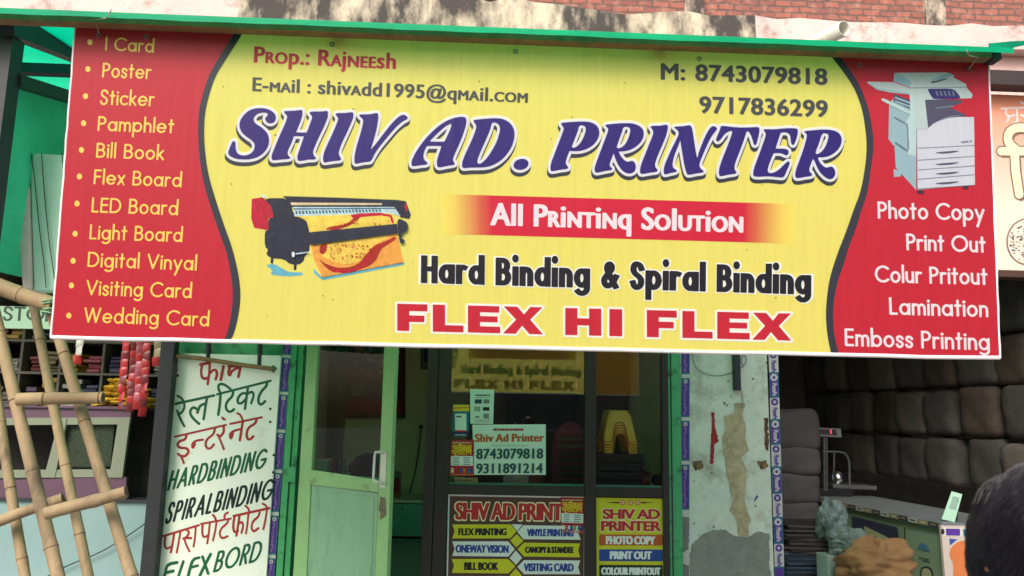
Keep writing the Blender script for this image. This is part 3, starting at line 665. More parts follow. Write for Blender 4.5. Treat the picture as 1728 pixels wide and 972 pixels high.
# roof slab edge with a broken stained upper line
b = MB(); n_ = 90
for i in range(n_):
    x0, x1 = -9+18*i/n_, -9+18*(i+1)/n_
    if i == 0: h0 = 5.24
    h1 = (5.24 if x1 < .6 else 5.17)+rng.normal()*.022
    b.hexa([Vector((x0, -.12, 4.96)), Vector((x1, -.12, 4.96)), Vector((x1, .5, 4.96)), Vector((x0, .5, 4.96))],
           [Vector((x0, -.12, h0)), Vector((x1, -.12, h1)), Vector((x1, .5, h1)), Vector((x0, .5, h0))], 0 if -2.25 < x0 < 2.4 else 1)
    h0 = h1
b.build('roof_edge', (m_slab, m_pink), bld)
# rooms: floors, walls, ceiling
b = MB(); b.bx(-9, 9, .02, 4.2, .01, .2); b.build('floor', M('tile_floor', (176, 176, 168), .5, .15, 3), bld)
b = MB(); b.bx(-9, 9, .4, 4.2, 3.0, 3.1); b.build('ceiling', m_inner, bld)
b = MB(); b.bx(-1.9, 1.75, 3.0, 3.1, .2, 3.0); b.build('back_wall', m_inner, bld)
b = MB(); b.bx(-1.9, -1.8, .25, 3.4, .2, 3.0); b.build('side_wall', m_inner, bld)
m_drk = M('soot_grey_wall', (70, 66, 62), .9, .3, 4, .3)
b = MB(); b.bx(1.66, 1.75, .45, 3.4, .2, 3.0); b.build('side_wall', m_inner, bld)
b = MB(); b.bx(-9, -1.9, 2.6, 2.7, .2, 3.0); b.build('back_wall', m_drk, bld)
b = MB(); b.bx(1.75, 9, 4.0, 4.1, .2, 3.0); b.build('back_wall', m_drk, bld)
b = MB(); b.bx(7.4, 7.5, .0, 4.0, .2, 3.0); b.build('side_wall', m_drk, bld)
# peeled patches on the pillar
zp = lambda p: [(980+x/2.48, 580+y/2.48) for x, y in p]
b = MB()
put(b, [np.array(rough(rough(zp([(465,835),(520,792),(610,778),(640,800),(700,806),(740,786),(788,792),(806,1080),(462,1080)]), 16, 2.6), 2.5, .7))], F0, .003, 0)
put(b, [np.array(rough(rough(zp([(600,300),(640,288),(640,250),(690,245),(685,340),(700,440),(672,480),(690,540),(692,650),(712,740),(702,806),(655,800),(640,720),(625,620),(605,480),(598,400)]), 12, 2.2), 2, .6))], F0, .006, 1)
put(b, [np.array(rough(zp([(545,285),(560,290),(562,350),(578,410),(560,420),(555,500),(541,505),(545,400),(550,340)]), 3, .5))], F0, .004, 2)
put(b, [np.array(rough(zp([(725,655),(738,630),(743,640),(728,660)]), 2, .3))], F0, .004, 3)
put(b, [np.array(rough(zp([(768,310),(785,310),(786,450),(772,440)]), 3, .7))], F0, .004, 4)
for x, y, r in ((490,510,16),(762,507,15)):
    put(b, [np.array(rough(zp([(x-r*1.6,y-r),(x+r,y-r*1.3),(x+r*1.5,y+r*.6),(x-r*.6,y+r*1.3)]), 2, .6))], F0, .004, 5)
for k in range(20):
    x, y = 470+rng.random()*320, 60+rng.random()*720; r = 1.5+rng.random()*4
    put(b, [np.array(rough(zp([(x-r,y-r),(x+r,y-r*.6),(x+r*.7,y+r),(x-r*.5,y+r)]), 1, .25))], F0, .0045, (5, 0)[k % 2])
b.build('peeled_patch', (m_cement, m_patch, M('red_paint_mark', (150, 40, 44), .7), M('blue_paint_mark', (50, 84, 150), .7), M('brown_stain', (96, 60, 50), .8, .3), M('chipped_brown', (120, 96, 76), .9, .3)), bld)
for x, y in ((490,512),(765,508)):
    o = F0.at(*zp([(x,y)])[0]); b = MB(); b.tube([o+Vector((0, .02, 0)), o+Vector((0, -.03, 0))], .022, 12); b.build('pipe_stub', m_rust, bld)

# upper storey brick wall, set back on the roof
def brickmat():
    m = bpy.data.materials.new('old_brick'); m.use_nodes = True; t = m.node_tree; N = t.nodes; Lk = t.links; bs = N['Principled BSDF']
    tc = N.new('ShaderNodeTexCoord'); mp = N.new('ShaderNodeMapping'); mp.inputs['Rotation'].default_value = (math.radians(90), 0, 0)
    no = N.new('ShaderNodeTexNoise'); no.inputs['Scale'].default_value = 5.0; no.inputs['Detail'].default_value = 5
    Lk.new(tc.outputs['Object'], mp.inputs[0]); Lk.new(tc.outputs['Object'], no.inputs['Vector'])
    ml = N.new('ShaderNodeVectorMath'); ml.operation = 'MULTIPLY_ADD'; ml.inputs[1].default_value = (.07, .07, .07)
    Lk.new(no.outputs['Color'], ml.inputs[0]); Lk.new(mp.outputs[0], ml.inputs[2])
    br = N.new('ShaderNodeTexBrick'); br.inputs['Scale'].default_value = 1.0; br.inputs['Brick Width'].default_value = .21; br.inputs['Row Height'].default_value = .083
    br.inputs['Mortar Size'].default_value = .012; br.inputs['Mortar Smooth'].default_value = .3; br.inputs['Bias'].default_value = -.2
    br.inputs['Color1'].default_value = (*lin((158, 98, 84)), 1); br.inputs['Color2'].default_value = (*lin((128, 82, 74)), 1); br.inputs['Mortar'].default_value = (*lin((104, 88, 82)), 1)
    Lk.new(ml.outputs[0], br.inputs['Vector'])
    n2 = N.new('ShaderNodeTexNoise'); n2.inputs['Scale'].default_value = 9; n2.inputs['Detail'].default_value = 6; Lk.new(tc.outputs['Object'], n2.inputs['Vector'])
    mr = N.new('ShaderNodeMapRange'); mr.inputs[1].default_value = .5; mr.inputs[2].default_value = .8; mr.inputs[4].default_value = .6; Lk.new(n2.outputs['Fac'], mr.inputs[0])
    mx = N.new('ShaderNodeMix'); mx.data_type = 'RGBA'; Lk.new(mr.outputs[0], mx.inputs['Factor']); Lk.new(br.outputs['Color'], mx.inputs['A']); mx.inputs['B'].default_value = (*lin((198, 150, 132)), 1)
    Lk.new(mx.outputs['Result'], bs.inputs['Base Color']); bs.inputs['Roughness'].default_value = .9
    bn = N.new('ShaderNodeBump'); bn.inputs['Strength'].default_value = .8; bn.inputs['Distance'].default_value = .02; bn.invert = True
    Lk.new(br.outputs['Fac'], bn.inputs['Height']); Lk.new(bn.outputs[0], bs.inputs['Normal']); return m
up_ = thing('brick_wall', (2, 2.5, 5.1), 'rough red brick upper wall with pale concrete posts rising behind the roof edge', 'wall')
b = MB(); b.bx(-.2, 9, 2.5, 2.75, 5.1, 9.5); b.build('brickwork', brickmat(), up_)
for px0, px1 in ((1156, 1189), (1562, 1596)):
    x0, x1 = P(px0, 20, 2.45).x, P(px1, 20, 2.45).x
    b = MB(); b.bx(x0, x1, 2.45, 2.75, 5.1, 9.5); b.build('post', m_slab, up_)
b = MB(); b.bx(-.2, 9, 2.44, 2.52, 5.1, P(1100, 40, 2.44).z-.35); b.build('plaster_band', m_pink, up_)
b = MB()
for k in range(1):
    b.bx(-9, -.2, 1.6, 1.9, 5.1, 9); b.build('pink_wall', m_pink, up_)
# green weeds on the roof edge
tuft = MB()
for k in range(70):
    c = P(770+rng.random()*110, 10, -.02); a_ = rng.random()*6.28; h_ = .03+rng.random()*.07
    p0 = Vector((c.x, -.02+rng.random()*.2, 5.2)); d = Vector((math.cos(a_), math.sin(a_), 0)); q = d.cross(Vector((0, 0, 1)))*.012
    tuft.quad(p0-q, p0+q, p0+d*h_*.6+Vector((0, 0, h_))+q*.4, p0+d*h_*.6+Vector((0, 0, h_))-q*.4)
props(tuft.build('weeds', M('weed_green', (74, 104, 50), .7, .3), None), 'small green weeds sprouting along the stained roof edge', 'weeds', kind='stuff')

# drain pipe stub
pp = thing('drain_pipe', P(1425, 48, -.35), 'cream plastic drain pipe sticking out over the roof edge', 'pipe')
c0 = P(1425, 48, -.62); b = MB(); n_ = 20; pts = [c0, P(1360, 80, -.2)]
ax = (pts[1]-pts[0]).normalized(); u1 = ax.orthogonal().normalized(); u2 = ax.cross(u1)
ring = lambda p, r: [p+(u1*math.cos(k*2*math.pi/n_)+u2*math.sin(k*2*math.pi/n_))*r for k in range(n_)]
R_ = .066
b.add(ring(pts[0], R_)+ring(pts[1], R_)+ring(pts[0], R_*.9)+ring(pts[1], R_*.9),
      [(k, (k+1) % n_, n_+(k+1) % n_, n_+k) for k in range(n_)]+[(2*n_+(k+1) % n_, 2*n_+k, 3*n_+k, 3*n_+(k+1) % n_) for k in range(n_)]+[((k+1) % n_, k, 2*n_+k, 2*n_+(k+1) % n_) for k in range(n_)], 0, True)
b.build('pipe_wall', m_pvc, pp)

# ================================================================== awning: iron frame and green sheet
by = -3.62; bz0, bz1 = P(900, 77, by+.03).z, P(900, 56.5, by-.02).z; bz = (bz0+bz1)/2; sl = math.tan(math.radians(14))
aw = thing('awning_frame', (0, by, 0), 'rusty iron awning frame with dark posts and roof rails above the banner', 'awning')
b = MB(); b.bx(-3.4, 2.05, by-.02, by+.03, bz0, bz1); b.build('front_beam', m_rust, aw)
b = MB(); b.bx(2.05, 2.085, by-.025, by+.035, bz0-.006, bz1+.004); b.build('end_cap', m_black, aw)
xp = fX(20, -3.45)
pX = P(20, 120, by+.12).x
A = P(19, 66, by+.12); B = P(-95, 972, by+.12); B = A+(B-A)*(A.z/(A.z-B.z)); d_ = B-A; b = MB(); b.box((A+B)/2, (.08, .06, d_.length), d_.to_track_quat('Z', 'Y').to_matrix()); b.build('post', m_dark, aw)
b = MB(); b.box((1.96, by+.6, 1.5), (.06, .06, 3.0)); b.build('post', m_dark, aw) if False else None
for x in (pX, -.6, .7, 1.98):
    A = Vector((x, by+.05, bz+.0)); B = Vector((x, -.02, bz+3.6*sl)); b = MB()
    d_ = B-A; q = d_.to_track_quat('Y', 'Z').to_matrix(); b.box((A+B)/2, (.06, d_.length, .085), q); b.build('roof_rail', m_dark, aw)
A = P(24, 136, by+.15); A.x = pX; B = Vector((pX, -.02, A.z+3.4*sl)); d_ = B-A
b = MB(); b.box((A+B)/2, (.05, d_.length, .05), d_.to_track_quat('Y', 'Z').to_matrix()); b.build('side_rail', m_dark, aw)
yz = lambda Y: bz+(Y-by)*sl
Yp = min((abs(P(75, 118, y_).z-(yz(y_)-.05)), y_) for y_ in np.arange(-3.4, -.2, .02))[1]
for Y in (Yp, -1.0):
    b = MB(); b.bx(-3.4, 2.0, Y-.025, Y+.025, yz(Y)-.075, yz(Y)-.025); b.build('purlin', m_dark, aw)
pr = P(70, 200, -2.3); b = MB(); b.tube([P(73, 320, -2.3), P(67, 150, -2.3)], .034, 4); b.build('rear_post', m_dark, aw)
# sheet
tp = thing('tarpaulin', (0, by, bz), 'bright green tarpaulin stretched over the awning frame, its edge folded above the banner', 'tarpaulin')
YF = by-.075; zf0, zf1 = P(900, 48.5, YF).z, P(900, 58, YF).z
b = MB(); nx, ny = 80, 16; gv = []
for j in range(ny+1):
    for i in range(nx+1):
        x = -3.6+(2.10+3.6)*i/nx; Y = by-.03+(3.62)*(j-1)/(ny-1)
        sag = -.035*math.sin(math.pi*((j/ny*3) % 1))-.015*math.sin(x*5+j)
        gv.append(Vector((x, Y if j else YF, bz1+.012+(Y-by)*sl+(sag if j > 2 else 0) if j else zf0)))
b.add(gv, [(j*(nx+1)+i, j*(nx+1)+i+1, (j+1)*(nx+1)+i+1, (j+1)*(nx+1)+i) for j in range(ny) for i in range(nx)], 0, True)
b.build('roof_sheet', m_tarp, tp)
b = MB(); gv = []
for j in range(3):
    for i in range(nx+1):
        x = -3.6+(2.10+3.6)*i/nx; gv.append(Vector((x, YF+(.0, .0005, .001)[j], (zf0, (zf0+zf1)/2, zf1+.0012*math.sin(x*7)+.001*math.sin(x*23))[j])))
b.add(gv, [(j*(nx+1)+i, (j+1)*(nx+1)+i, (j+1)*(nx+1)+i+1, j*(nx+1)+i+1) for j in range(2) for i in range(nx)], 0, True)
b.build('front_fold', m_tarp, tp)
b = MB()
q = [P(1668, 73, YF), P(1700, 70, YF+.05), P(1765, 66, YF+.2), P(1735, 75, YF+.15), P(1700, 83, YF+.06), P(1668, 88, YF+.002)]
b.add(q, ((0, 5, 4, 1), (1, 4, 3, 2)), 0, True); b.build('loose_corner', m_tarp, tp)
# hanging green side sheet behind the frame
cu = thing('green_curtain', (pX, -1.8, 2.1), 'dull green sheet hanging under the side rail of the awning, left of the banner', 'curtain')
b = MB(); gv = []; RA = P(24, 136, by+.15)
for j in range(9):
    for i in range(41):
        Y = by+.1+(3.4)*i/40; zt_ = RA.z+(Y-by-.15)*sl+.01; z = 2.12+(zt_-2.12)*j/8; gv.append(Vector((pX-.03+.02*math.sin(Y*9+z*2)*(1-j/9), Y, z)))
b.add(gv, [(j*41+i, j*41+i+1, (j+1)*41+i+1, (j+1)*41+i) for j in range(8) for i in range(40)], 0, True); b.build('sheet', m_tarp2, cu)
# thin wires tying the banner to the beam
def wire(name, pts, r, mat, label, cat='wire', group=None):
    b = MB(); b.tube(pts, r, 5); return props(b.build(name, mat), label, cat, group)
m_wire = M('thin_wire', (150, 150, 140), .5); m_cable = M('black_cable', (22, 24, 26), .5)
W_ = SGN.off(.012)
wire('tie_wire', [W_.at(167, 57), W_.at(172, 44)+Vector((0, -.05, 0)), P(180, 30, by-.1), P(188, 16, by-.09)], .0022, m_wire, 'thin tie wire above the I Card line at the banner end', group='tie wires holding the banner')
wire('tie_wire', [W_.at(1635, 116), W_.at(1637, 106)+Vector((0, -.05, 0)), P(1636, 94, by-.1), P(1631, 84, by-.09)], .0022, m_wire, 'thin tie wire above the printed copier picture', group='tie wires holding the banner')

# ================================================================== shop front
zt = 2.6
fr = thing('shop_window', (fX(870), 0, .2), 'dark framed shop window in two panes, stickers and price boards on it', 'window')
x_a, x_b, x_c, x_d, x_e, x_f, x_g = fX(716), fX(735), fX(757), fX(986), fX(1005), fX(1117), fX(1127)
z1 = fx(870, 819)[1]; z0 = fx(870, 835)[1]
for x0, x1, y0 in ((x_a, x_b-.006, -.05), (x_b, x_c, -.035), (x_d, x_e, -.035), (x_f, x_g, -.035)):
    b = MB(); b.bx(x0, x1, y0, .05, .2, zt); b.build('frame_post', m_alu, fr, .004)
for x0, x1 in ((x_c, x_d), (x_e, x_f)):
    b = MB(); b.bx(x0+.001, x1-.001, -.03, .05, z0, z1); b.build('transom', m_alu, fr, .004)
    b = MB(); b.bx(x0+.001, x1-.001, -.012, .03, z1+.001, z1+.016); b.build('glazing_bead', M('teal_bead', (60, 110, 90), .5), fr)
    b = MB(); b.bx(x0+.001, x1-.001, .0, .03, .2, z0-.001); b.build('lower_panel', m_dark, fr)
    b = MB(); b.quad((x0, .012, z1+.016), (x1, .012, z1+.016), (x1, .012, zt), (x0, .012, zt)); b.build('pane', m_glass, fr)
# painted jambs
ja = thing('door_jamb', (fX(1138), 0, .2), 'green painted jamb between the dark shop window and the white pillar', 'jamb')
b = MB(); b.bx(x_g+.002, fX(1149), -.03, .1, .2, zt); b.build('post', m_green, ja, .006)
b = MB(); b.bx(x_g+.02, x_g+.03, -.036, -.03, .2, zt); b.build('bead', m_dark, ja)
jb = thing('door_jamb', (fX(490), 0, .2), 'chipped green jamb carrying the hinges of the glass door', 'jamb')
b = MB(); b.bx(fX(479), fX(490), -.03, .1, .2, zt); b.build('post', m_green, jb, .005)
b = MB(); b.bx(fX(491), fX(501), -.012, .1, .2, zt); b.build('stop', m_green, jb, .005)
for y in (800, 640):
    c = P(492, y, -.02); b = MB(); b.bx(c.x-.02, c.x+.035, -.045, -.028, c.z-.06, c.z+.06); b.build('hinge', m_green, jb)

# open glass door, hinged on its left side
DL, DR = P(506, 786, -.02), P(664, 786, -.50); dn = Vector((DR.y-DL.y, -(DR.x-DL.x), 0)).normalized()
DP = Plane(DL, dn)
lx = lambda y: 518-(y-582)*.0607; rx_ = lambda y: 667.5-(y-584)*.0385
door = thing('glass_door', DL*1.0-Vector((0, 0, DL.z-.2)), 'pale green framed glass door standing open, frosted lower panel', 'door')
yt0, yb0 = 470, 1012
b = MB(); boxpx(b, DP, [(lx(yb0), yb0), (lx(yb0)+23, yb0), (lx(yt0)+16, yt0), (lx(yt0), yt0)], .035); b.build('stile', m_doorf, door, .003)
b = MB(); boxpx(b, DP, [(rx_(yb0)-20, yb0), (rx_(yb0), yb0), (rx_(yt0), yt0), (rx_(yt0)-19, yt0)], .045); b.build('stile', m_doorf, door, .003)
l2 = lambda y: lx(y)+16+(y-470)*.013
b = MB(); boxpx(b, DP, [(l2(818)-.2, 818), (rx_(831)-20, 831), (rx_(810)-20, 810), (l2(793)-.2, 793)], .033, lift=-.001); b.build('mid_rail', m_doorf, door, .003)
b = MB(); boxpx(b, DP, [(l2(480), 480), (rx_(480)-19, 480), (rx_(470)-19, 470), (l2(470), 470)], .033, lift=-.001); b.build('top_rail', m_doorf, door)
b = MB(); boxpx(b, DP, [(l2(1012), 1012), (rx_(1012)-20, 1012), (rx_(995)-20, 995), (l2(990), 990)], .033, lift=-.001); b.build('bottom_rail', m_doorf, door)
b = MB(); b.quad(*[DP.at(x, y, -.016) for x, y in ((l2(793), 793), (rx_(810)-19, 810), (rx_(480)-19, 480), (l2(480), 480))]); b.build('pane', m_dglass, door)
b = MB(); boxpx(b, DP, [(l2(1000), 1000), (rx_(1000)-20, 1000), (rx_(832)-20, 832), (l2(818), 818)], .012, lift=-.012); pn = b.build('lower_panel', m_doorp, door)
b = MB(); r_ = .0035
boxpx(b, DP, [(l2(1000)+7, 1000), (rx_(1000)-26, 1000), (rx_(836)-26, 840), (l2(826)+7, 827)], .003, lift=-.008); b.build('raised_field', m_doorp, pn, .002)
hp = lambda x, y, l: DP.at(x, y, l)
b = MB(); boxpx(b, DP, [(640, 822), (650, 823), (652, 762), (643, 761)], .004, lift=.005); h_ = b.build('handle', m_white, door)
b = MB(); b.tube([hp(647, 763, .004), hp(645, 762, .045), hp(633.5, 763, .05), hp(632, 772, .05), hp(630, 806, .05), hp(632, 812, .048), hp(643, 815, .042), hp(645, 816, .004)], .010, 8); b.build('grip', m_white, h_)
b = MB(); flat(rough(rough([(641,838),(651,838),(650,872),(640,876)], 8, 2), 2, .6), DP, .003, b, 0); b.build('worn_patch', M('worn_green', (120, 112, 92), .8, .3, 30), door)
b = MB(); b.tube([DP.at(645, 860, .001), DP.at(645, 860, .008)], .012, 10); b.build('lock', m_steel, door)

# ================================================================== papers and boards on the window
G1 = YP(.008)                                  # outer face of the panes
pm = {}
def ink(n, c, rough=.55):
    if n not in pm: pm[n] = M('print_'+n, c, rough, .05, 5)
    return pm[n]
INK = dict(black=(30,30,34), red=(186,44,46), crimson=(170,30,44), yellow=(226,196,40), cream=(238,222,180), white=(222,232,226), blue=(40,72,150), navy=(24,40,88), teal=(0,112,128), brown=(84,56,50),
           green=(20,84,56), orange=(196,112,64), lime=(206,206,40), grey=(120,130,128), dgreen=(14,44,34), tan=(190,170,120), violet=(92,54,150), mint=(206,232,214), rust=(186,90,40), dteal=(40,80,90))
class Print:
    """one printed sheet: a thin body plus inks lying on it"""
    def __init__(s, corners, plane, t, base, back=None):
        s.pl = plane; s.mb = MB(); s.names = []; s.k = 0; s.t = t
        boxpx(s.mb, plane, corners, t, s.mi(base), t)
    def mi(s, n):
        if n not in s.names: s.names.append(n)
        return s.names.index(n)
    def lift(s): s.k += 1; return s.t+.0006+.00015*s.k
    def poly(s, n, pts, sm=0): flat(pts, s.pl, s.lift(), s.mb, s.mi(n), sm); return s
    def rect(s, n, x0, y0, x1, y1): return s.poly(n, [(x0,y1),(x1,y1),(x1,y0),(x0,y0)])
    def text(s, n, t, B0, B1, cap, rx=.6, ry=.3, grow=0, font='b', **k):
        L = s.lift(); put(s.mb, line(t, B0, B1, cap, s.pl, L, rx, ry, font=font, grow=grow, gap=k.pop('gap', .0), **k), s.pl, L, s.mi(n)); return s
    def loops(s, n, l): L = s.lift(); put(s.mb, l, s.pl, L, s.mi(n)); return s
    def build(s, name, label, cat, group=None):
        o = s.mb.build(name, [ink(n, INK[n]) for n in s.names]); return props(o, label, cat, group)
def scrib(pr, n, x0, x1, y, h):
    x = x0
    while x < x1-1:
        w_ = 1+rng.random()*3; pr.rect(n, x, y-h, min(x+w_, x1), y); x += w_+.7
p = Print([(793.6,715),(832.2,715.6),(834,657.8),(793.2,656.6)], G1, .001, 'mint')
scrib(p, 'black', 802, 827, 668, 2.2)
for x0, y0, x1, y1, n in ((801,674,813,681,'dteal'),(816,674,826,681,'grey'),(815,687,826,693,'black'),(816,698,825,706,'grey'),(802,702,809,705,'grey')): p.rect(n, x0, y0, x1, y1)
for x in (801,804.5,808): p.rect('black', x, 686, x+1.5, 694)
for y in (671, 709, 712): scrib(p, 'grey', 801, 828, y, .8)
p.build('notice_sheet', 'pale notice sheet with small dark pictures, uppermost paper taped to the glass', 'notice')
p = Print([(762.3,736.4),(790.7,736.8),(792.4,682.5),(764.8,682.5)], G1, .001, 'teal')
p.rect('navy', 762.9, 728, 790.6, 736); p.poly('yellow', [(764.5,694),(792,694),(792.2,683),(764.9,683)]); p.poly('orange', [(764.5,690),(792,688.5),(792,686.5),(764.6,688)])
p.rect('mint', 768, 698, 787, 727); scrib(p, 'black', 770, 780, 704.5, 3); p.rect('red', 768, 726, 786.5, 729)
scrib(p, 'white', 767, 786, 734.5, 1.4)
p.build('payment_sticker', 'teal and yellow payment sticker with a pale square on the shop glass', 'sticker')
def hindi_sticker(c, label):
    (ax, ay), (bx_, by_), (cx, cy_), (dx, dy_) = c                # bl br tr tl
    pl = G1 if ay < 820 else YP(-.006)
    def q(u, v): x0, y0 = dx+(ax-dx)*v, dy_+(ay-dy_)*v; x1, y1 = cx+(bx_-cx)*v, cy_+(by_-cy_)*v; return (x0+(x1-x0)*u, y0+(y1-y0)*u)
    p = Print(c, pl, .001, 'crimson')
    scrib(p, 'tan', q(.06,.1)[0], q(.9,.1)[0], q(.5,.105)[1], 3)
    p.text('yellow', 'फ्लैक्स', q(.06,.27), q(.92,.27), 8, .5, .4, font='raw')
    p.text('yellow', 'प्रिंटिंग', q(.04,.41), q(.92,.41), 8, .5, .4, font='raw')
    p.poly('white', [q(.03,.72), q(.96,.72), q(.96,.45), q(.03,.45)])
    for v in (.49, .55, .61, .67):
        for u0, u1 in ((.12,.42),(.56,.88)): p.poly('dteal', [q(u0,v+.02), q(u1-rng.random()*.1,v+.02), q(u1-.05,v), q(u0,v)])
    for u, n in ((.1,'cream'),(.24,'red'),(.45,'blue'),(.6,'orange'),(.78,'teal'),(.9,'violet')): p.poly(n, [q(u-.06,.92), q(u+.06,.92), q(u+.05,.8), q(u-.03,.77)])
    p.poly('orange', [q(.02,.985), q(.98,.985), q(.98,.95), q(.02,.95)])
    return p.build('price_sticker', label, 'sticker', 'red printing stickers')
hindi_sticker([(759,802.4),(799.3,803),(800,742.3),(760.7,742.3)], 'red sticker with yellow Hindi lettering on the glass beside the phone number paper')
# phone number paper
p = Print([(800,801.3),(921,801.3),(921,716),(797,716.6)], G1, .001, 'mint')
scrib(p, 'crimson', 832, 884, 727, 4)
p.text('rust', 'Shiv Ad Printer', (801,745.8), (918,744.8), 13.5, 1.0, .15, gap=.06)
scrib(p, 'grey', 828, 892, 752, .8)
p.text('dteal', '8743079818', (803.5,774.2), (916.5,773.6), 17, .9, .25, gap=.04)
p.text('dteal', '9311891214', (803.5,798.6), (916,798), 16.5, .9, .25, gap=.04)
p.build('phone_paper', 'mint paper with the shop name and two large phone numbers on the glass', 'paper')
p = Print([(849,815.5),(892,815.5),(891.5,802.5),(849.5,802.5)], YP(.016).off(-.004), .001, 'grey'); scrib(p, 'black', 854, 888, 808, .8); scrib(p, 'black', 854, 880, 812, .8)
p.build('paper_slip', 'small grey paper slip below the phone number paper', 'paper')
p = Print([(768,815),(807,815.5),(806,806),(767,805)], YP(.016).off(-.004), .001, 'tan'); scrib(p, 'brown', 771, 800, 811, 1.2)
p.build('paper_slip', 'tan paper strip below the red sticker', 'paper')
# brown board of services
zq = lambda x, y: (750+x/4.547, 830+y/4.547); LP = YP(-.003)
p = Print([(752.5,1010),(986.5,1010),(988.5,838.3),(756.4,834)], LP, .003, 'white')
p.poly('brown', [(755,1010),(984,1010),(985.8,841),(759,837)])
kw = dict(gap=-.05, space=.3)
p.text('cream', 'SHIV AD PRINTER', zq(72,216), zq(1062,226), 31, 3.1, 1.6, grow=0, **kw)
p.text('red', 'SHIV AD PRINTER', zq(82,210), zq(1050,220), 28.5, 1.7, .5, **kw)
def strip(c, pts): p.poly(c, [zq(*q) for q in pts])
strip('lime', [(60,357),(505,357),(553,303),(508,250),(60,250),(78,300)]); strip('white', [(606,363),(1046,368),(1028,318),(1046,262),(606,256),(560,308)])
strip('white', [(60,492),(490,497),(540,440),(488,380),(60,380),(78,436)]); strip('lime', [(610,496),(1042,502),(1026,448),(1042,396),(610,390),(560,440)])
strip('lime', [(55,622),(490,626),(545,570),(488,515),(55,515),(74,566)]); strip('white', [(610,632),(1042,632),(1026,580),(1042,526),(610,524),(560,576)])
strip('white', [(558,302),(600,250),(515,248)]); strip('lime', [(550,427),(606,375),(555,324),(505,373)]); strip('white', [(550,560),(596,506),(548,450),(500,508)]); strip('lime', [(550,690),(596,642),(548,588),(500,640)])
strip('white', [(60,756),(490,760),(540,704),(488,648),(60,648)]); strip('lime', [(610,764),(1042,764),(1042,658),(610,656),(560,706)])
for t, c, x0, x1, yb, cp, sl_ in (('FLEX PRINTING','black',105,478,332,52,0), ('VINYLE PRINTING','blue',632,992,338,54,3), ('ONEWAY VISION','blue',84,492,464,58,3), ('CANOPY & STANDEE','black',617,992,467,46,2), ('BILL BOOK','black',150,414,598,58,2), ('VISITING CARD','blue',607,992,607,58,2)):
    p.text(c, t, zq(x0,yb), zq(x1,yb+sl_), cp/4.547, 1.0, .4, gap=.0, space=.34)
p.build('service_board', 'brown board of yellow and white service strips under the wide window pane', 'board')
hindi_sticker([(947,898.5),(985,900),(987.5,840),(945.7,838.8)], 'red sticker with yellow Hindi lettering stuck on the brown service board')
# yellow board
p = Print([(1007,1010),(1122.6,1010),(1121,841.5),(1006,839.7)], LP, .003, 'lime')
for x in (1365,1425,1483):
    for n, r in (('rust',22),('cream',15),('red',8)): p.poly(n, [zq(x+r*math.cos(k*.4), 82+r*math.sin(k*.4)) for k in range(16)])
p.poly('brown', [zq(1232,82), zq(1338,90), zq(1338,76)]); p.poly('brown', [zq(1510,90), zq(1612,82), zq(1510,76)])
p.text('cream', 'SHIV AD', zq(1206,209), zq(1662,211), 17.4, 2.3, 1.3, **kw); p.text('red', 'SHIV AD', zq(1212,205), zq(1656,207), 16, 1.4, .6, **kw)
p.text('cream', 'PRINTER', zq(1194,301), zq(1670,303), 17.6, 2.3, 1.3, **kw); p.text('red', 'PRINTER', zq(1200,297), zq(1664,299), 16, 1.4, .6, **kw)
for n, y0, y1 in (('rust',327,410),('blue',441,531),('dgreen',560,650),('crimson',684,770)):
    p.poly(n, [zq(1188,y1-6), zq(1194,y1), zq(1668,y1+2), zq(1675,y1-4), zq(1675,y0+8), zq(1668,y0+2), zq(1194,y0), zq(1188,y0+6)])
for t, x0, x1, yb, cp in (('PHOTO COPY',1238,1618,400,60), ('PRINT OUT',1268,1592,514,58), ('COLOUR PRINTOUT',1202,1660,634,54)): p.text('white', t, zq(x0,yb), zq(x1,yb+2), cp/4.547, 1.2, .5, gap=.0, space=.34)
p.build('service_board', 'narrow yellow board with red, blue and black bars under the right pane', 'board')

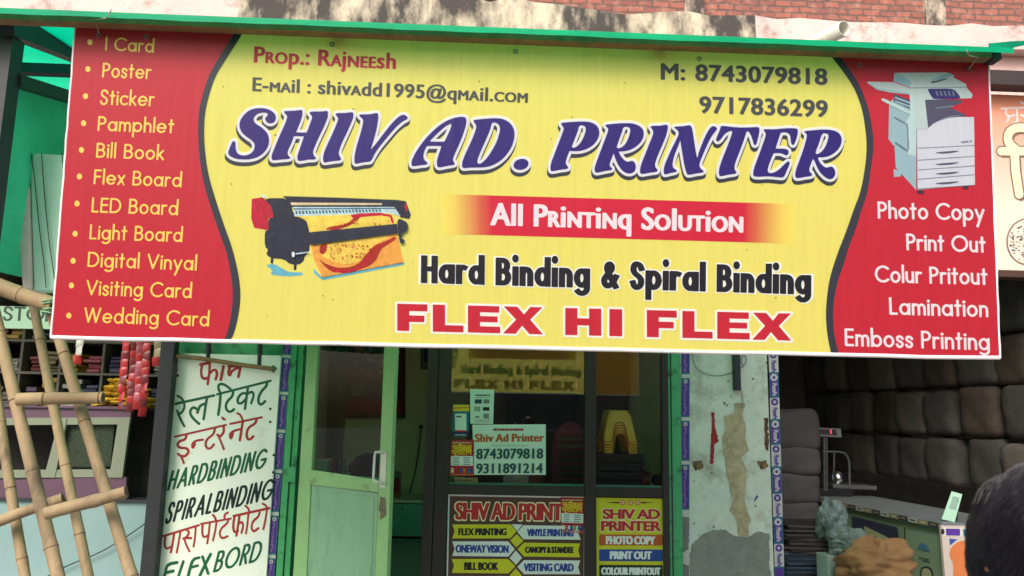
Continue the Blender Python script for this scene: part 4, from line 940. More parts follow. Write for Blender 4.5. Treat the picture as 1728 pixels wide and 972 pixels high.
# ================================================================== sticky tapes on the pillar edges and jamb
m_tw, m_tv, m_tt, m_tg, m_tl = M('tape_white', (196, 196, 192), .4), M('tape_violet', (84, 48, 142), .4, .1), M('tape_teal', (40, 110, 130), .4), M('tape_grey', (120, 120, 118), .6, .3), M('tape_lilac', (136, 118, 176), .5, .3, 60)
def tape(A, B, hw, starts, plane, label, worn=None, full=False):
    A, B = np.array(A, float), np.array(B, float); d = (B-A)/np.hypot(*(B-A)); nn = np.array((-d[1], d[0]))*-1
    at = lambda y, s_: tuple(A+d*(y-A[1])/d[1]+nn*hw*s_)
    mb = MB(); mats = [m_tw, m_tv, m_tt, m_tg, m_tl]
    flat([at(A[1],-1), at(B[1],-1), at(B[1],1), at(A[1],1)][::-1], plane, .0008, mb, 0)
    for k, y0 in enumerate(starts):
        ln = (starts[k+1]-y0) if k+1 < len(starts) else 84
        y1 = y0+ln*(.86 if full else .5); r = hw*(.5 if full else .78); y1 = min(y1, B[1]); 
        if worn and y0 > worn:
            flat(rough([at(y0,-1), at(min(y0+ln*.8,B[1]),-1), at(min(y0+ln*.7,B[1]),.9), at(y0+4,1)], 4, .6), plane, .0012, mb, 3); continue
        flat([at(y0-2,-1), at(y1+2,-1), at(y1+2,1), at(y0-2,1)], plane, .0011, mb, 2)
        flat([at(y0+1,-.8), at(y1-1,-.8), at(y1-1,.8), at(y0+1,.8)], plane, .0014, mb, 1)
        for (yc, c1, c2, y2) in ((y0+r*1.1, 0, 1, y1), (y1+2+r*1.1, 1, 0, y0+ln)):
            if yc+ln*.45 > B[1] or (full and c1): continue
            c = np.array(at(yc, 0)); flat([c+r*np.array((math.cos(q*.5), math.sin(q*.5))) for q in range(13)][:12], plane, .0017, mb, c1)
            flat([c+r*.42*np.array((math.cos(q*.6), math.sin(q*.6))) for q in range(10)], plane, .002, mb, c2)
            put(mb, line('PhonePe', at(yc+r*1.5, -.42), at(min(y2-2, B[1]), -.42), hw*(.75 if full else 1.0), plane, 0, .3, .2, font='b', up=nn, gap=0), plane, .0018, 4 if full else c1)
    return props(mb.build('sticky_tape', mats), label, 'tape', 'printed purple and white tapes')
tape((1304.6,585), (1316.5,1000), 8, [550,630,709,789,874,958], F0.off(.002), 'purple and white printed tape down the right edge of the white pillar')
tape((1157,596), (1156,1000), 7, [566,640,712,786,870,950], F0.off(.006), 'worn purple tape beside the green jamb on the white pillar', worn=790, full=True)
FB = YP(-.012)
tape((485.5,577), (453.5,1000), 7.2, [542,606,668,732,800,872,944], FB.off(.02), 'purple printed tape between the painted board and the door jamb', full=True)

# ================================================================== hand painted board
BP = YP(-.06)
brd = thing('painted_board', BP.at(360, 980), 'pale board hand painted in red, green and black Hindi and English lines', 'board')
b = MB(); boxpx(b, BP, [(262,1020),(446,1020),(474,600),(297,596)], .03); b.build('panel', M('board_paint', (238, 244, 234), .6, .05, 3, .05, dirt=(196, 184, 152), dscale=2.2, damt=.15), brd)
cA, cB, cC, cD = cr(280,600,8.1), cr(280,690,8.1), cr(265,790,7.714), cr(255,850,7.967)
def brush(strokes, mat, r=2.0):
    A = np.vstack([np.array(s_) for s_ in strokes]); F = Field(A[:,0].min()-6, A[:,1].min()-6, A[:,0].max()+6, A[:,1].max()+6, .4)
    for s_ in strokes: F.stroke(chaikin(s_, 2, False) if len(s_) > 2 else s_, r*(.88+.24*rng.random()), r*(.88+.24*rng.random()))
    b = MB(); put(b, F.loops(), BP, .0012); b.build('brush_lettering', mat, brd)
p_red, p_grn, p_blk = M('brush_red', (168, 46, 44), .5, .12, 20), M('brush_green', (8, 96, 62), .5, .12, 20), M('brush_black', (14, 40, 40), .5, .1, 20)
L_ = lambda k, S: [k(s_) for s_ in S]
brush(L_(cA, [[(470,125),(600,95)],[(495,130),(478,220),(490,300),(530,320),(585,300)],[(600,100),(592,250),(570,390)],[(600,240),(650,192),(690,200),(700,260),(680,325)],[(785,150),(768,240),(750,330)],[(872,165),(852,230),(872,285),(895,210),(1010,155)],[(1020,150),(1005,220),(990,290)],[(860,150),(1030,140)]]), p_red, 2.3)
brush(L_(cA, [[(130,660),(660,545)],[(160,550),(220,585),(248,640)],[(250,650),(255,720),(210,790),(168,795),(155,755)],[(168,800),(205,880),(250,965)],[(560,580),(540,700),(515,870)],[(520,660),(460,690),(430,780)],[(430,740),(380,700),(335,740),(330,800),(380,870),(452,932)],
             [(700,530),(1430,345)],[(745,520),(740,650),(715,810)],[(745,515),(710,440),(728,390),(790,388),(880,455)],[(920,480),(910,560),(840,620),(815,690),(830,750),(880,775),(930,735)],[(1120,440),(1100,580),(1080,730)],[(1105,520),(1040,510),(980,580),(980,650),(1030,660),(1095,590)],[(1115,520),(1180,490),(1205,540),(1165,650)],[(1380,375),(1375,420),(1300,490),(1260,590),(1270,660),(1310,672),(1355,625)]]), p_grn, 2.1)
brush(L_(cB, [[(125,380),(820,220)],[(280,355),(268,420),(180,440),(152,500),(200,535),(290,535),(315,590),(265,650),(200,645),(165,615)],[(210,650),(245,740)],[(505,420),(400,435),(350,490),(368,545),(398,480)],[(670,270),(650,350),(560,410),(535,490),(570,548),(620,535),(655,485)],[(790,250),(792,320),(740,385),(705,355)],[(725,385),(760,470),(792,548)],
             [(880,205),(1310,115)],[(1030,275),(920,300),(868,350),(888,418),(918,335)],[(1050,180),(1030,300),(1010,430)],[(975,60),(1020,78),(1050,155)],[(1240,135),(1225,200),(1130,250),(1100,330),(1110,410),(1150,422),(1195,375)],[(770,120),(805,145)]]), p_red, 2.0)
for t, p0, p1, cp, mt in (('HARDBINDING', (281,829), (446.5,790), 33.5, p_grn), ('SPIRALBINDING', (276.5,885), (457,842.5), 35, p_blk), ('BORD', (358.5,967), (437,947), 35, p_grn)):
    b = MB(); put(b, line(t, p0, p1, cp, BP, 0, 2.3, 2.2, lean=.22, gap=.42 if len(t) > 4 else .34, sq=False), BP, .0012); b.build('brush_lettering', mt, brd)
brush(L_(cD, [[(165,435),(640,290)],[(190,430),(178,560),(205,612),(265,580)],[(312,390),(285,560),(265,655)],[(395,370),(370,520),(345,655)],[(470,350),(512,375),(490,440),(435,470)],[(445,470),(470,550),(515,640)],[(445,462),(540,462)],[(600,320),(590,460),(570,575)],
             [(670,272),(1070,200)],[(692,270),(684,400),(710,458),(765,425)],[(790,250),(775,400),(755,530)],[(880,240),(860,380),(830,495)],[(830,150),(858,180),(872,230)],[(1040,210),(1020,270),(940,330),(918,410),(950,472),(1028,438)],[(985,192),(990,140),(1032,120)],
             [(1110,165),(1590,60)],[(1122,170),(1100,300),(1118,392),(1165,365)],[(1190,150),(1165,320),(1145,430)],[(1175,270),(1225,240),(1240,300),(1215,390)],[(1310,120),(1295,280),(1275,400)],[(1265,30),(1300,50),(1322,110)],[(1460,120),(1440,180),(1370,230),(1345,320),(1375,382),(1442,330)],[(1560,60),(1540,200),(1510,340)],[(1500,0),(1540,18),(1562,62)]]), p_red, 1.9)
brush(L_(cD, [[(350,790),(215,815),(190,930),(172,1010)],[(195,928),(300,905)],[(432,780),(385,920),(355,1015),(430,1005)],[(645,725),(560,745),(515,900),(490,1010)],[(535,858),(625,832)],[(690,710),(730,830),(768,940)],[(800,680),(720,830),(635,1010)]]), p_grn, 2.5)
b = MB()
for x, y in ((298,625),(300,634),(377,707),(456,712),(462,768),(461,797),(456,690)): flat([(x+2.2*math.cos(q*.8), y+2.4*math.sin(q*.8)) for q in range(8)], BP, .001, b)
b.build('nail_hole', m_black, brd)
# iron post, rod and bars round the board
b = MB(); x0 = P(271, 700, -.12).x; x1 = P(296, 640, -.12).x-.02
A0, A1 = P(281, 580, -.12), P(258, 980, -.12); xm = (A0.x+A1.x)/2
b.bx(xm-.055, xm+.055, -.17, -.07, .0, 3.0); props(b.build('iron_post', m_dark, None, .004), 'dark square iron post left of the hand painted board', 'post')
b = MB(); b.tube([P(282, 599, -.12), P(340, 605, -.12), P(410, 616, -.12), P(462, 623, -.12)], .018, 8); b.tube([P(458, 620, -.12), P(464, 625, -.12)], .026, 8)
props(b.build('iron_rod', m_rust), 'rusty iron rod lying across the top of the painted board', 'rod')
gr = thing('iron_bars', P(390, 600, -.05), 'dark iron bars over the green panel above the painted board', 'frame')
for a_, c in (((352,560),(352,604)), ((440,560),(438,618))):
    b = MB(); b.tube([P(*a_, -.05), P(*c, -.05)], .022, 6); b.build('bar', m_dark, gr)
# bracket and loose wires on the white pillar
b = MB(); c0, c1 = F0.at(*zp([(632,30)])[0]), F0.at(*zp([(662,196)])[0]); b.bx(c0.x, c1.x, -.06, 0, c1.z, c0.z+.15)
props(b.build('iron_bracket', m_dark, None, .003), 'dark iron bracket fixed high on the white pillar', 'bracket')
FW_ = F0.off(.02)
wire('loose_wire', [FW_.at(*q) for q in chaikin(zp([(470,20),(468,80),(500,120),(560,138),(620,128),(650,110),(690,90),(695,60),(680,45),(668,70),(680,95)]), 2, False)], .003, m_cable, 'thin black wire looping in front of the white pillar top', group=None)
wire('loose_wire', [FW_.at(*q) for q in chaikin(zp([(650,190),(665,160),(672,200),(680,240),(676,275)]), 2, False)], .004, m_wire, 'frayed pale wire hanging under the bracket on the white pillar')

# ================================================================== hoarding over the grain shop
HPn = YP(-.25)
hd = thing('shop_hoarding', HPn.at(1700, 455), 'peach hoarding with cream Hindi letters over the grain shop', 'signboard')
def hoardmat():
    m = M('peach_print', (240, 214, 186), .5, .05, 3); t = m.node_tree; N = t.nodes; Lk = t.links
    at = N.new('ShaderNodeAttribute'); at.attribute_name = 'fade'; cp = N.new('ShaderNodeValToRGB')
    cp.color_ramp.elements[0].color = (*lin((218, 200, 184)), 1); cp.color_ramp.elements[1].color = (*lin((210, 122, 88)), 1)
    Lk.new(at.outputs['Fac'], cp.inputs[0]); Lk.new(cp.outputs[0], N['Principled BSDF'].inputs['Base Color']); return m
b = MB(); fr_ = []
zb, zt_ = HPn.at(1700, 456).z, HPn.at(1700, 160).z; xl = HPn.at(1652, 300).x
for k in range(13):
    z = zb+(zt_-zb)*k/12; b.v += [Vector((xl, -.25, z)), Vector((xl+3.4, -.25, z))]; f_ = max(0, (k/12-.35)/.65); fr_ += [f_*.95, f_*.95]
b.f = [(2*k, 2*k+1, 2*k+3, 2*k+2) for k in range(12)]; b.m = [0]*12; b.sm = [False]*12
o = b.build('printed_face', hoardmat(), hd); at = o.data.attributes.new('fade', 'FLOAT', 'POINT'); at.data.foreach_set('value', fr_)
b = MB(); b.bx(xl, xl+3.4, -.245, -.15, zb, zt_); b.build('backing', m_slab, hd)
b = MB(); b.bx(xl-.02, xl+3.42, -.27, -.1, zb-.06, zb-.003); b.build('lower_frame', M('brown_wood', (70, 48, 38), .7, .2), hd)
f_crm, f_shd = M('cream_letter', (244, 226, 176), .5), M('brown_letter_edge', (120, 92, 84), .6)
b = MB(); kz = cr(1380, 80, 3.738)
F = Field(1670, 160, 1800, 360, .4)
for s_ in ([(1690,255),(1790,255)], [(1712,255),(1714,290),(1720,328)], chaikin([(1714,252),(1700,240),(1702,222),(1718,214),(1740,218),(1752,236),(1758,255)], 2, False), [(1770,255),(1772,330)], chaikin([(1740,262),(1740,290),(1752,300),(1768,296)], 2, False)): F.stroke(s_, 7, 7)
L = F.loops(); put(b, [l+(3.5, 4) for l in L], HPn, .002, 1); F.g -= 2.2; put(b, F.loops(), HPn, .003, 1); put(b, L, HPn, .004, 0)
b.build('hindi_letter', (f_crm, f_shd), hd)
b = MB(); F = Field(1680, 165, 1780, 225, .3)
for s_ in ([(1690,183),(1775,180)], chaikin([(1698,184),(1697,193),(1704,197),(1712,194)], 2, False), [(1703,196),(1700,205)], [(1716,182),(1717,206)], chaikin([(1717,206),(1709,209),(1706,214),(1712,216)], 2, False), chaikin([(1722,173),(1729,175),(1733,182)], 2, False), chaikin([(1733,182),(1734,190),(1728,196),(1723,194)], 2, False), [(1727,196),(1735,206)]): F.stroke(s_, 1.6, 1.6)
put(b, F.loops(), HPn, .002); b.build('hindi_lettering', f_wht, hd)
b = MB(); flat([(1734+36*math.cos(k*.25), 408+40*math.sin(k*.25)) for k in range(25)], HPn, .002, b, 0); flat([(1734+33.5*math.cos(k*.25), 408+37.5*math.sin(k*.25)) for k in range(25)], HPn, .003, b, 1)
for k in range(150):
    a_, r_ = rng.random()*6.28, 31*math.sqrt(rng.random()); x, y = 1734+r_*math.cos(a_), 408+r_*1.1*math.sin(a_); d = 1.2+rng.random()*2
    flat([(x-d,y),(x,y+d*.6),(x+d,y),(x,y-d*.6)], HPn, .0035+k*.00002, b, (2, 3, 4)[k % 3])
b.build('grain_picture', (f_shd, M('g_pale', (206, 198, 184), .5), M('g_grey', (130, 124, 116), .5), M('g_white', (232, 226, 214), .5), M('g_dark', (78, 72, 70), .5)), hd)
b = MB(); flat([(1660,340),(1672,345),(1680,380),(1682,420),(1674,440),(1660,445)], HPn, .002, b, 0, 1); flat([(1660,225),(1671,230),(1674,290),(1670,330),(1660,335)], HPn, .002, b, 1, 1)
b.build('faded_picture', (M('bowl_blue', (196, 208, 212), .5), M('sack_grey', (150, 130, 120), .5, .4, 30)), hd)
b = MB(); c = P(1700, 140, -.3); b.bx(xl-.05, xl+3.5, -.42, -.27, c.z-.07, c.z+.06); props(b.build('shutter_box', M('grey_brown_steel', (58, 48, 46), .5)), 'grey brown steel bar along the top of the peach hoarding', 'bar')

# ================================================================== bamboo ladders
def bamboo():
    m = M('bamboo', (158, 136, 104), .7, .38, 5, .35, dirt=(104, 90, 72), dscale=9, damt=.3, stretch=(1, 1, .3)); return m
m_bam = bamboo(); m_cut = M('bamboo_cut', (108, 82, 60), .8, .3, 40)
def pole(mb, A, B, r0, r1, knots=.34):
    A, B = Vector(A), Vector(B); L = (B-A).length; n = max(6, int(L/.03)); k0 = rng.random(); pts = []; R = []
    side = Vector((rng.normal(), 0, rng.normal()))*.003*L
    for i in range(n+1):
        t = i/n; s_ = t*L; ph = ((s_/knots+k0) % 1); sw = math.exp(-((min(ph, 1-ph)*knots)/.010)**2)
        pts.append(A.lerp(B, t)+side*math.sin(math.pi*t*1.7+k0*6)); R.append((r0+(r1-r0)*t)*(1+.12*sw))
    mb.tube(pts, R, 14, 0)
    for s_ in np.arange((1-k0)*knots, L, knots):
        i = min(n-1, int(s_/L*n)); c_ = pts[i].lerp(pts[i+1], s_/L*n-i); q_ = (pts[i+1]-pts[i]).normalized(); r_ = (r0+(r1-r0)*s_/L)*1.10
        mb.tube([c_-q_*.003, c_+q_*.001], r_, 14, 1)
    d = (pts[0]-pts[1]).normalized()
    for p, q in ((pts[0], d), (pts[-1], (pts[-1]-pts[-2]).normalized())): mb.tube([p+q*.0005, p+q*.0015], .66*r0, 12, 1)
def down(a, b, Y0, Y1, z=0.0):
    A, B = P(*a, Y0), P(*b, Y1); t = (A.z-z)/(A.z-B.z); return A, A+(B-A)*t
def ladder(name, label, rails, rungs, ties=()):
    A, B = rails[0][0], rails[0][1]; t = thing(name, (B.x, B.y, 0), label, 'ladder', 'bamboo step ladders')
    for A, B, r in rails: b = MB(); pole(b, A, B, r*.93, r); b.build('rail', [m_bam, m_cut], t)
    for A, B, r in rungs: b = MB(); pole(b, A, B, r, r*.92, .22); b.build('rung', [m_bam, m_cut], t)
    for c, r in ties:
        b = MB()
        for k in range(7):
            q = Euler((rng.normal()*.3, rng.normal()*.3, 0)).to_matrix(); b.tube([Vector(c)+q @ Vector((math.cos(a_*.7)*r, math.sin(a_*.7)*r, (k-3)*.011)) for a_ in range(10)], .004, 5)
        b.build('rope_tie', M('green_twine', (128, 176, 140), .7), t)
A1, B1 = down((-22,470), (97,972), -2.95, -3.25); A2, B2 = down((83,515), (222,972), -2.9, -3.2)
ladder('bamboo_ladder', 'bamboo ladder whose two thick rails and open rungs stand foremost beside the painted board',
       [(A1, B1, .026), (A2, B2, .025)], [(P(30,674,-3.13), P(174,671,-3.1), .027), (P(78,867,-3.26), P(213,830,-3.23), .026)], [(P(88,517,-2.95), .036)])
A1, B1 = down((-20,560), (43,972), -2.45, -2.75); A2, B2 = down((54,492), (147,972), -2.4, -2.7)
ladder('bamboo_ladder', 'bamboo ladder leaning behind the other one, with a lower rung and a thick top bar', [(A1, B1, .024), (A2, B2, .024)], [(P(-30,890,-2.8), P(106,840,-2.75), .026), (P(-40,470,-2.9), P(92,516,-2.95), .040)])

# ================================================================== white box sign seen from behind, with cables
BX = YP(-3.25)
bs = thing('light_box', P(70, 488, -3.25), 'white and mint blank light box hanging at the left beside the banner', 'light box')
b = MB(); f = [BX.at(*q) for q in ((57,490),(122,492),(130,262),(50,258))]; bk = [p+Vector((0, .08, 0)) for p in f]; b.hexa(bk, f); b.build('front_sheet', M('mint_sheet', (180, 232, 208), .5, .1, 4, .1), bs, .006)
b = MB(); e0 = [BX.at(*q) for q in ((40,486),(56.5,490),(49.5,262),(20,268))]; b.hexa([p+Vector((-.02, .14, 0)) for p in e0], [p+Vector((0, -.012, 0)) for p in e0]); b.build('edge', M('chalky_white', (216, 212, 200), .8, .1, 6, .3, dirt=(160, 120, 80), dscale=7, damt=.15), bs, .01)
b = MB(); e0 = [BX.at(*q) for q in ((15,275),(53,275),(52,258),(14,258))]; b.hexa([p+Vector((0, .15, 0)) for p in e0], [p+Vector((0, -.03, 0)) for p in e0]); b.build('cap', M('chalky_white_cap', (206, 200, 186), .85, .15, 9, .4), bs, .012)
BW = BX.off(.02)
for k, pts in enumerate(([(52,258),(57,290),(62,340),(68,400),(74,440),(78,486)], [(70,258),(74,320),(82,400),(86,430),(92,470)], [(104,258),(108,290),(112,330)])):
    wire('hanging_cable', [BW.at(*q) for q in chaikin(pts, 2, False)], .0018, m_cable, ('black cable hanging down the middle of the light box', 'black cable with a kink hanging by the banner edge over the light box', 'short black cable beside the banner at the light box top')[k], 'cable', 'cables over the light box')

# ================================================================== grocery shop at the left
gs = YP(.30)
sg = thing('store_sign', gs.at(60, 555), 'grey green sign strip with dark letters above the grocery shelves', 'sign')
b = MB(); boxpx(b, gs, [(-60,553),(150,556),(155,520),(-60,515)], .03); b.build('board', M('sign_mint', (140, 176, 150), .6, .08), sg)
b = MB(); L = line('STORE', (4,541), (110,543), 24, gs, 0, 2.2, 1.6, gap=.22); put(b, L, gs, .002); b.build('lettering', M('sign_ink', (40, 62, 54), .6), sg)
SY = 1.5
sh = thing('shelf_unit', P(140, 700, SY), 'grey pigeonhole shelving packed with snacks at the back of the grocery shop', 'shelves')
m_shelf = M('shelf_grey', (128, 128, 118), .6, .1)
cols = [-30, 33, 100, 172, 246, 300]; rows = [556, 577, 631, 692, 760, 830]
zs = [P(140, y, SY).z for y in rows]; xs = [P(x, 640, SY).x for x in cols]
for x in xs: b = MB(); b.bx(x-.012, x+.012, SY-.02, SY+.4, .2, 3.0); b.build('divider', m_shelf, sh)
for z in zs: b = MB(); b.bx(xs[0]-.6, xs[-1], SY-.025, SY+.39, z-.012, z+.012); b.build('shelf', m_shelf, sh)
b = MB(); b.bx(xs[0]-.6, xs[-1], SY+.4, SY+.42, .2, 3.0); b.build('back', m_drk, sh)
# packets
def pillow(mb, c, sx, sy, sz, rot=None, mi=0, n=6):
    c = Vector(c); V = []; 
    for side in (1, -1):
        for j in range(n+1):
            for i in range(n+1):
                u, v = i/n*2-1, j/n*2-1; h = (max(0, (1-u**4))*max(0, (1-v**4)))**.6
                p = Vector((u*sx/2, side*h*sy/2, v*sz/2)); V.append(c+(rot @ p if rot else p))
    m_ = (n+1)*(n+1); F_ = []
    for j in range(n):
        for i in range(n):
            a_ = j*(n+1)+i; F_ += [(a_, a_+1, a_+n+2, a_+n+1), (m_+a_, m_+a_+n+1, m_+a_+n+2, m_+a_+1)]
    return mb.add(V, F_, mi, True)
PC = dict(yellow=(190,156,56), red=(176,40,44), maroon=(120,40,46), navy=(44,50,92), blue=(64,88,130), white=(176,176,168), orange=(184,116,60), brown=(112,88,68), olive=(112,106,64), violet=(92,66,104), grey=(120,114,108), pink=(176,84,100), tan=(160,142,112))
pcm = {k: M('packet_'+k, v, .35, .25, 25, spec=.6) for k, v in PC.items()}
rowname = ['top', 'second', 'third', 'lower', 'bottom']; colname = ['far left', 'left', 'middle', 'right', 'far right']
for ri in range(5):
    for ci in range(5):
        cset = [['maroon','grey','tan','navy','olive'],['brown','maroon','yellow','navy','white'],['brown','violet','white','olive','navy'],['olive','navy','grey','blue','grey'],['grey','navy','brown','blue','tan']][ri][ci]
        alt = list(PC)[(ri*5+ci*3) % len(PC)]
        for k, c in enumerate((cset, alt)):
            w_ = xs[ci+1]-xs[ci]-.05; b = MB(); hgt = abs(zs[ri]-zs[ri+1])-.05 if ri else .16
            x = xs[ci]+.03+w_*(.27+.48*k); m_ = int(max(3, hgt/.045*(.6+.35*rng.random()))); z = zs[ri+1]+.016
            for q in range(m_): # one stack of flat packets
                hq = .028+rng.random()*.03; b.box((x+rng.normal()*.008, SY+.13+rng.normal()*.02, z+hq/2), (w_*(.34+rng.random()*.14), .2, hq*.92), Euler((0, rng.normal()*.03, rng.normal()*.15)).to_matrix()); z += hq
            props(b.build('packet_stack', [pcm[c]], None, .008), f'{c} packet stack, {"left" if k == 0 else "right"} one in the {colname[ci]} hole of the {rowname[ri]} shelf row', 'packets', 'packet stacks on the grocery shelves')
# yellow heap on the counter top and hanging red sachet strips
CY = .25; zc = P(190, 690, CY).z
m_syl = M('yellow_sachet', (190, 152, 44), .35, .25, 30, spec=.6)
b = MB(); pillow(b, (0, 0, 0), .11, .03, .07); src = b.build('yellow_sachet', m_syl)
nrow = [10, 9, 8, 7, 6, 5, 4, 3]
cx = P(204, 680, CY).x; first = True; zz = zc+.012
for r_i, n_ in enumerate(nrow):
    for k in range(n_):
        o = src if first else src.copy()
        if not first: C.objects.link(o)
        first = False
        o.location = (cx+(k-(n_-1)/2)*.054-.008*r_i+rng.normal()*.008, CY+.12+rng.normal()*.03, zz+.016+rng.normal()*.003); o.rotation_euler = (1.45+rng.normal()*.12, rng.normal()*.12, rng.normal()*.5)
        props(o, 'small yellow sachet in the heap behind the red hanging strips', 'sachet', 'yellow sachets heaped on the showcase')
    zz += .030
strips = [((214,566),(203,690),'red','leftmost red sachet strip hanging over the yellow heap'), ((229,566),(219,694),'maroon','dark red sachet strip hanging second from the left over the heap'), ((238,570),(231,690),'pink','pinkish sachet strip hanging third over the yellow heap'), ((249,566),(240,702),'red','longest red sachet strip hanging rightmost, by the dark iron post'), ((268,572),(262,618),'tan','short tan sachet strip hanging close to the dark iron post'),((136,570),(130,614),'white','short pale sachet strip hanging by the bamboo rail')]
for a_, c, col, lab in strips:
    A, B = P(*a_, .1), P(*c, .1); n_ = max(3, int((A-B).length/.062)); b = MB()
    for k in range(n_):
        p = A.lerp(B, (k+.5)/n_); pillow(b, p, .064, .014, .078, Euler((rng.normal()*.12, rng.normal()*.05, rng.normal()*.25)).to_matrix(), 1 if k % 3 == 2 else 0, 5)
    b.tube([A+Vector((0, 0, .3)), A], .003, 4, 0)
    props(b.build('sachet_strip', [pcm[col], pcm['red' if col != 'red' else 'maroon']]), lab, 'sachet strip', 'sachet strips hanging in the grocery shop')
# showcase counter: pale base, purple rails, framed glass
ct = thing('showcase_counter', P(120, 960, CY), 'pale blue counter with purple rails and a cream framed glass showcase', 'counter')
K = YP(CY); zt2 = P(150, 846, CY).z; xr = P(247, 880, CY).x
b = MB(); b.bx(-6, xr, CY, CY+.55, .2, zt2); b.build('base', M('pale_blue_panel', (126, 154, 156), .6, .06), ct)
b = MB(); b.bx(-6, xr+.02, CY-.03, CY+.57, zt2, zt2+.02); b.build('base_top', m_dark, ct)
m_pur = M('mauve_rail', (92, 66, 86), .5, .1); m_crm = M('cream_frame', (122, 130, 112), .5, .06)
b = MB(); boxpx(b, K, [(-90,850),(212,843),(213,805),(-90,812)], .04, lift=-.01); b.build('lower_rail', m_pur, ct)
b = MB(); boxpx(b, K, [(-90,706),(220,705),(222,686),(-90,684)], .04, lift=-.01); b.build('upper_rail', m_pur, ct)
b = MB(); boxpx(b, K, [(-90,807),(206,805),(209,792),(-90,794)], .03, lift=-.005); boxpx(b, K, [(-90,718),(219,716),(220,704),(-90,706)], .03, lift=-.005)
b.build('frame_rail', m_crm, ct)
for q in ([(74,806),(92,806),(113,706),(100,706)], [(184,806),(206,806),(219,706),(200,706)]): b = MB(); boxpx(b, K, q, .03, lift=.001); b.build('frame_post', m_crm, ct)
b = MB(); b.quad(*[K.at(x, y, -.02) for x, y in ((-90,806),(206,806),(219,706),(-90,706))]); b.build('pane', m_glass, ct)
b = MB(); boxpx(b, K, [(104,788),(186,787),(193,716),(118,717)], .02, lift=-.06); b.build('mesh_panel', M('grey_mesh', (92, 104, 88), .8, .6, 90), ct)
b = MB(); b.bx(-6, xr, CY+.5, CY+.52, zt2, P(150, 690, CY).z); b.build('back', m_drk, ct)
b = MB(); b.bx(-6, xr, CY-.01, CY+.52, P(150, 690, CY).z, zc-.0); b.build('top', m_dark, ct)
wire('slack_cable', [P(*q, CY-.04) for q in chaikin([(60,985),(110,955),(165,935),(215,905),(250,880),(262,868)], 2, False)], .005, m_cable, 'black cable sagging across the pale blue counter front', 'cable')

# ================================================================== inside the print shop
BK = YP(2.98)
def picture(name, px, label, cols, frame, t=.02):
    o = thing(name, BK.at((px[0]+px[2])/2, px[3]), label, 'picture'); x0, y0, x1, y1 = px
    b = MB(); boxpx(b, BK, [(x0,y1),(x1,y1),(x1,y0),(x0,y0)], t, lift=t); b.build('frame', frame, o)
    b = MB(); names = []; k = 0; w_ = (x1-x0)*.07
    for (u0, v0, u1, v1, c) in cols:
        X0, X1 = x0+w_+(x1-x0-2*w_)*u0, x0+w_+(x1-x0-2*w_)*u1; Y0, Y1 = y0+w_+(y1-y0-2*w_)*v0, y0+w_+(y1-y0-2*w_)*v1
        if c not in names: names.append(c)
        k += 1; flat(rough([(X0,Y1),(X1,Y1),(X1,Y0),(X0,Y0)], 6, .5), BK, t+.001+.0004*k, b, names.index(c))
    b.build('print', [ink(c, INK.get(c, PC.get(c))) for c in names], o)
blob = []
for k in range(90):
    u, v = .08+rng.random()*.84, .02+rng.random()*.58; blob.append((u, v, u+.05+rng.random()*.06, v+.02+rng.random()*.03, ('tan','brown','rust','grey','violet')[k % 5]))
picture('framed_poster', (577, 540, 684, 706), 'big dark framed poster with a red foot on the back wall', [(0,0,1,1,'maroon'),(.08,0,.92,.66,'brown')]+blob+[(.05,.66,.95,.82,'dteal'),(.1,.67,.3,.8,'grey'),(0,.83,1,1,'crimson')], M('gilt_frame', (80, 52, 34), .5, .4, 30))
picture('small_picture', (710, 570, 732, 623), 'small dark framed picture on the yellow wall by the window post', [(0,0,1,1,'grey'),(.2,.1,.5,.8,'navy'),(.55,.2,.9,.7,'crimson')], m_black)
so = thing('wall_socket', BK.at(714, 725), 'white wall socket with a plug on the yellow back wall', 'socket')
b = MB(); boxpx(b, BK, [(706,726),(723,726),(723,713),(706,713)], .012, lift=.012); b.build('plate', m_white, so, .003)
b = MB(); c = BK.at(711, 720); b.tube([c, c+Vector((0, -.07, 0))], .022, 10); b.build('plug', m_black, so)
wire('power_cord', [YP(2.93).at(*q) for q in chaikin([(710,721),(709,740),(706,765),(700,800),(693,825),(689,846)], 2, False)], .008, m_cable, 'black cord drooping from the wall socket to the drawers', 'cord')
cb = thing('drawer_cabinet', P(690, 960, 2.2), 'teal drawer cabinet with a pale top standing inside the doorway', 'cabinet')
m_teal, m_tealt = M('teal_laminate', (124, 200, 176), .5, .08), M('pale_top', (206, 220, 186), .6, .08)
x0, x1 = P(600, 850, 2.2).x, P(736, 850, 2.2).x; zt3 = P(690, 849, 2.2).z
b = MB(); b.bx(x0+.02, x1-.02, 2.24, 2.9, .2, zt3); b.build('body', m_drk, cb)
b = MB(); b.bx(x0, x1, 2.18, 2.92, zt3, zt3+.035); b.build('top', m_tealt, cb, .004)
zq_ = [zt3-.012, P(690, 905, 2.2).z, P(690, 912, 2.2).z, P(690, 964, 2.2).z]
for z1_, z0_ in ((zq_[0], zq_[1]), (zq_[2], zq_[3]), (zq_[3]-.03, .22)):
    b = MB(); b.bx(x0+.02, x1-.02, 2.2, 2.24, z0_, z1_); d_ = b.build('drawer', m_teal, cb, .004)
    b = MB(); c = (x0+x1)/2+.07; b.bx(c-.012, c+.012, 2.185, 2.2, z1_-.06, z1_-.03); b.build('lock', m_steel, d_)
bx_ = thing('carton', P(667, 848, 2.4), 'red and cream carton on the pale cabinet top', 'carton')
b = MB(); c = P(664, 848, 2.4); b.box((c.x, 2.45, zt3+.035+.11), (.13, .13, .22)); b.build('body', pcm['red'], bx_, .003)
b = MB(); b.box((c.x, 2.45, zt3+.035+.25), (.134, .134, .06)); b.build('lid', pcm['tan'], bx_, .003)
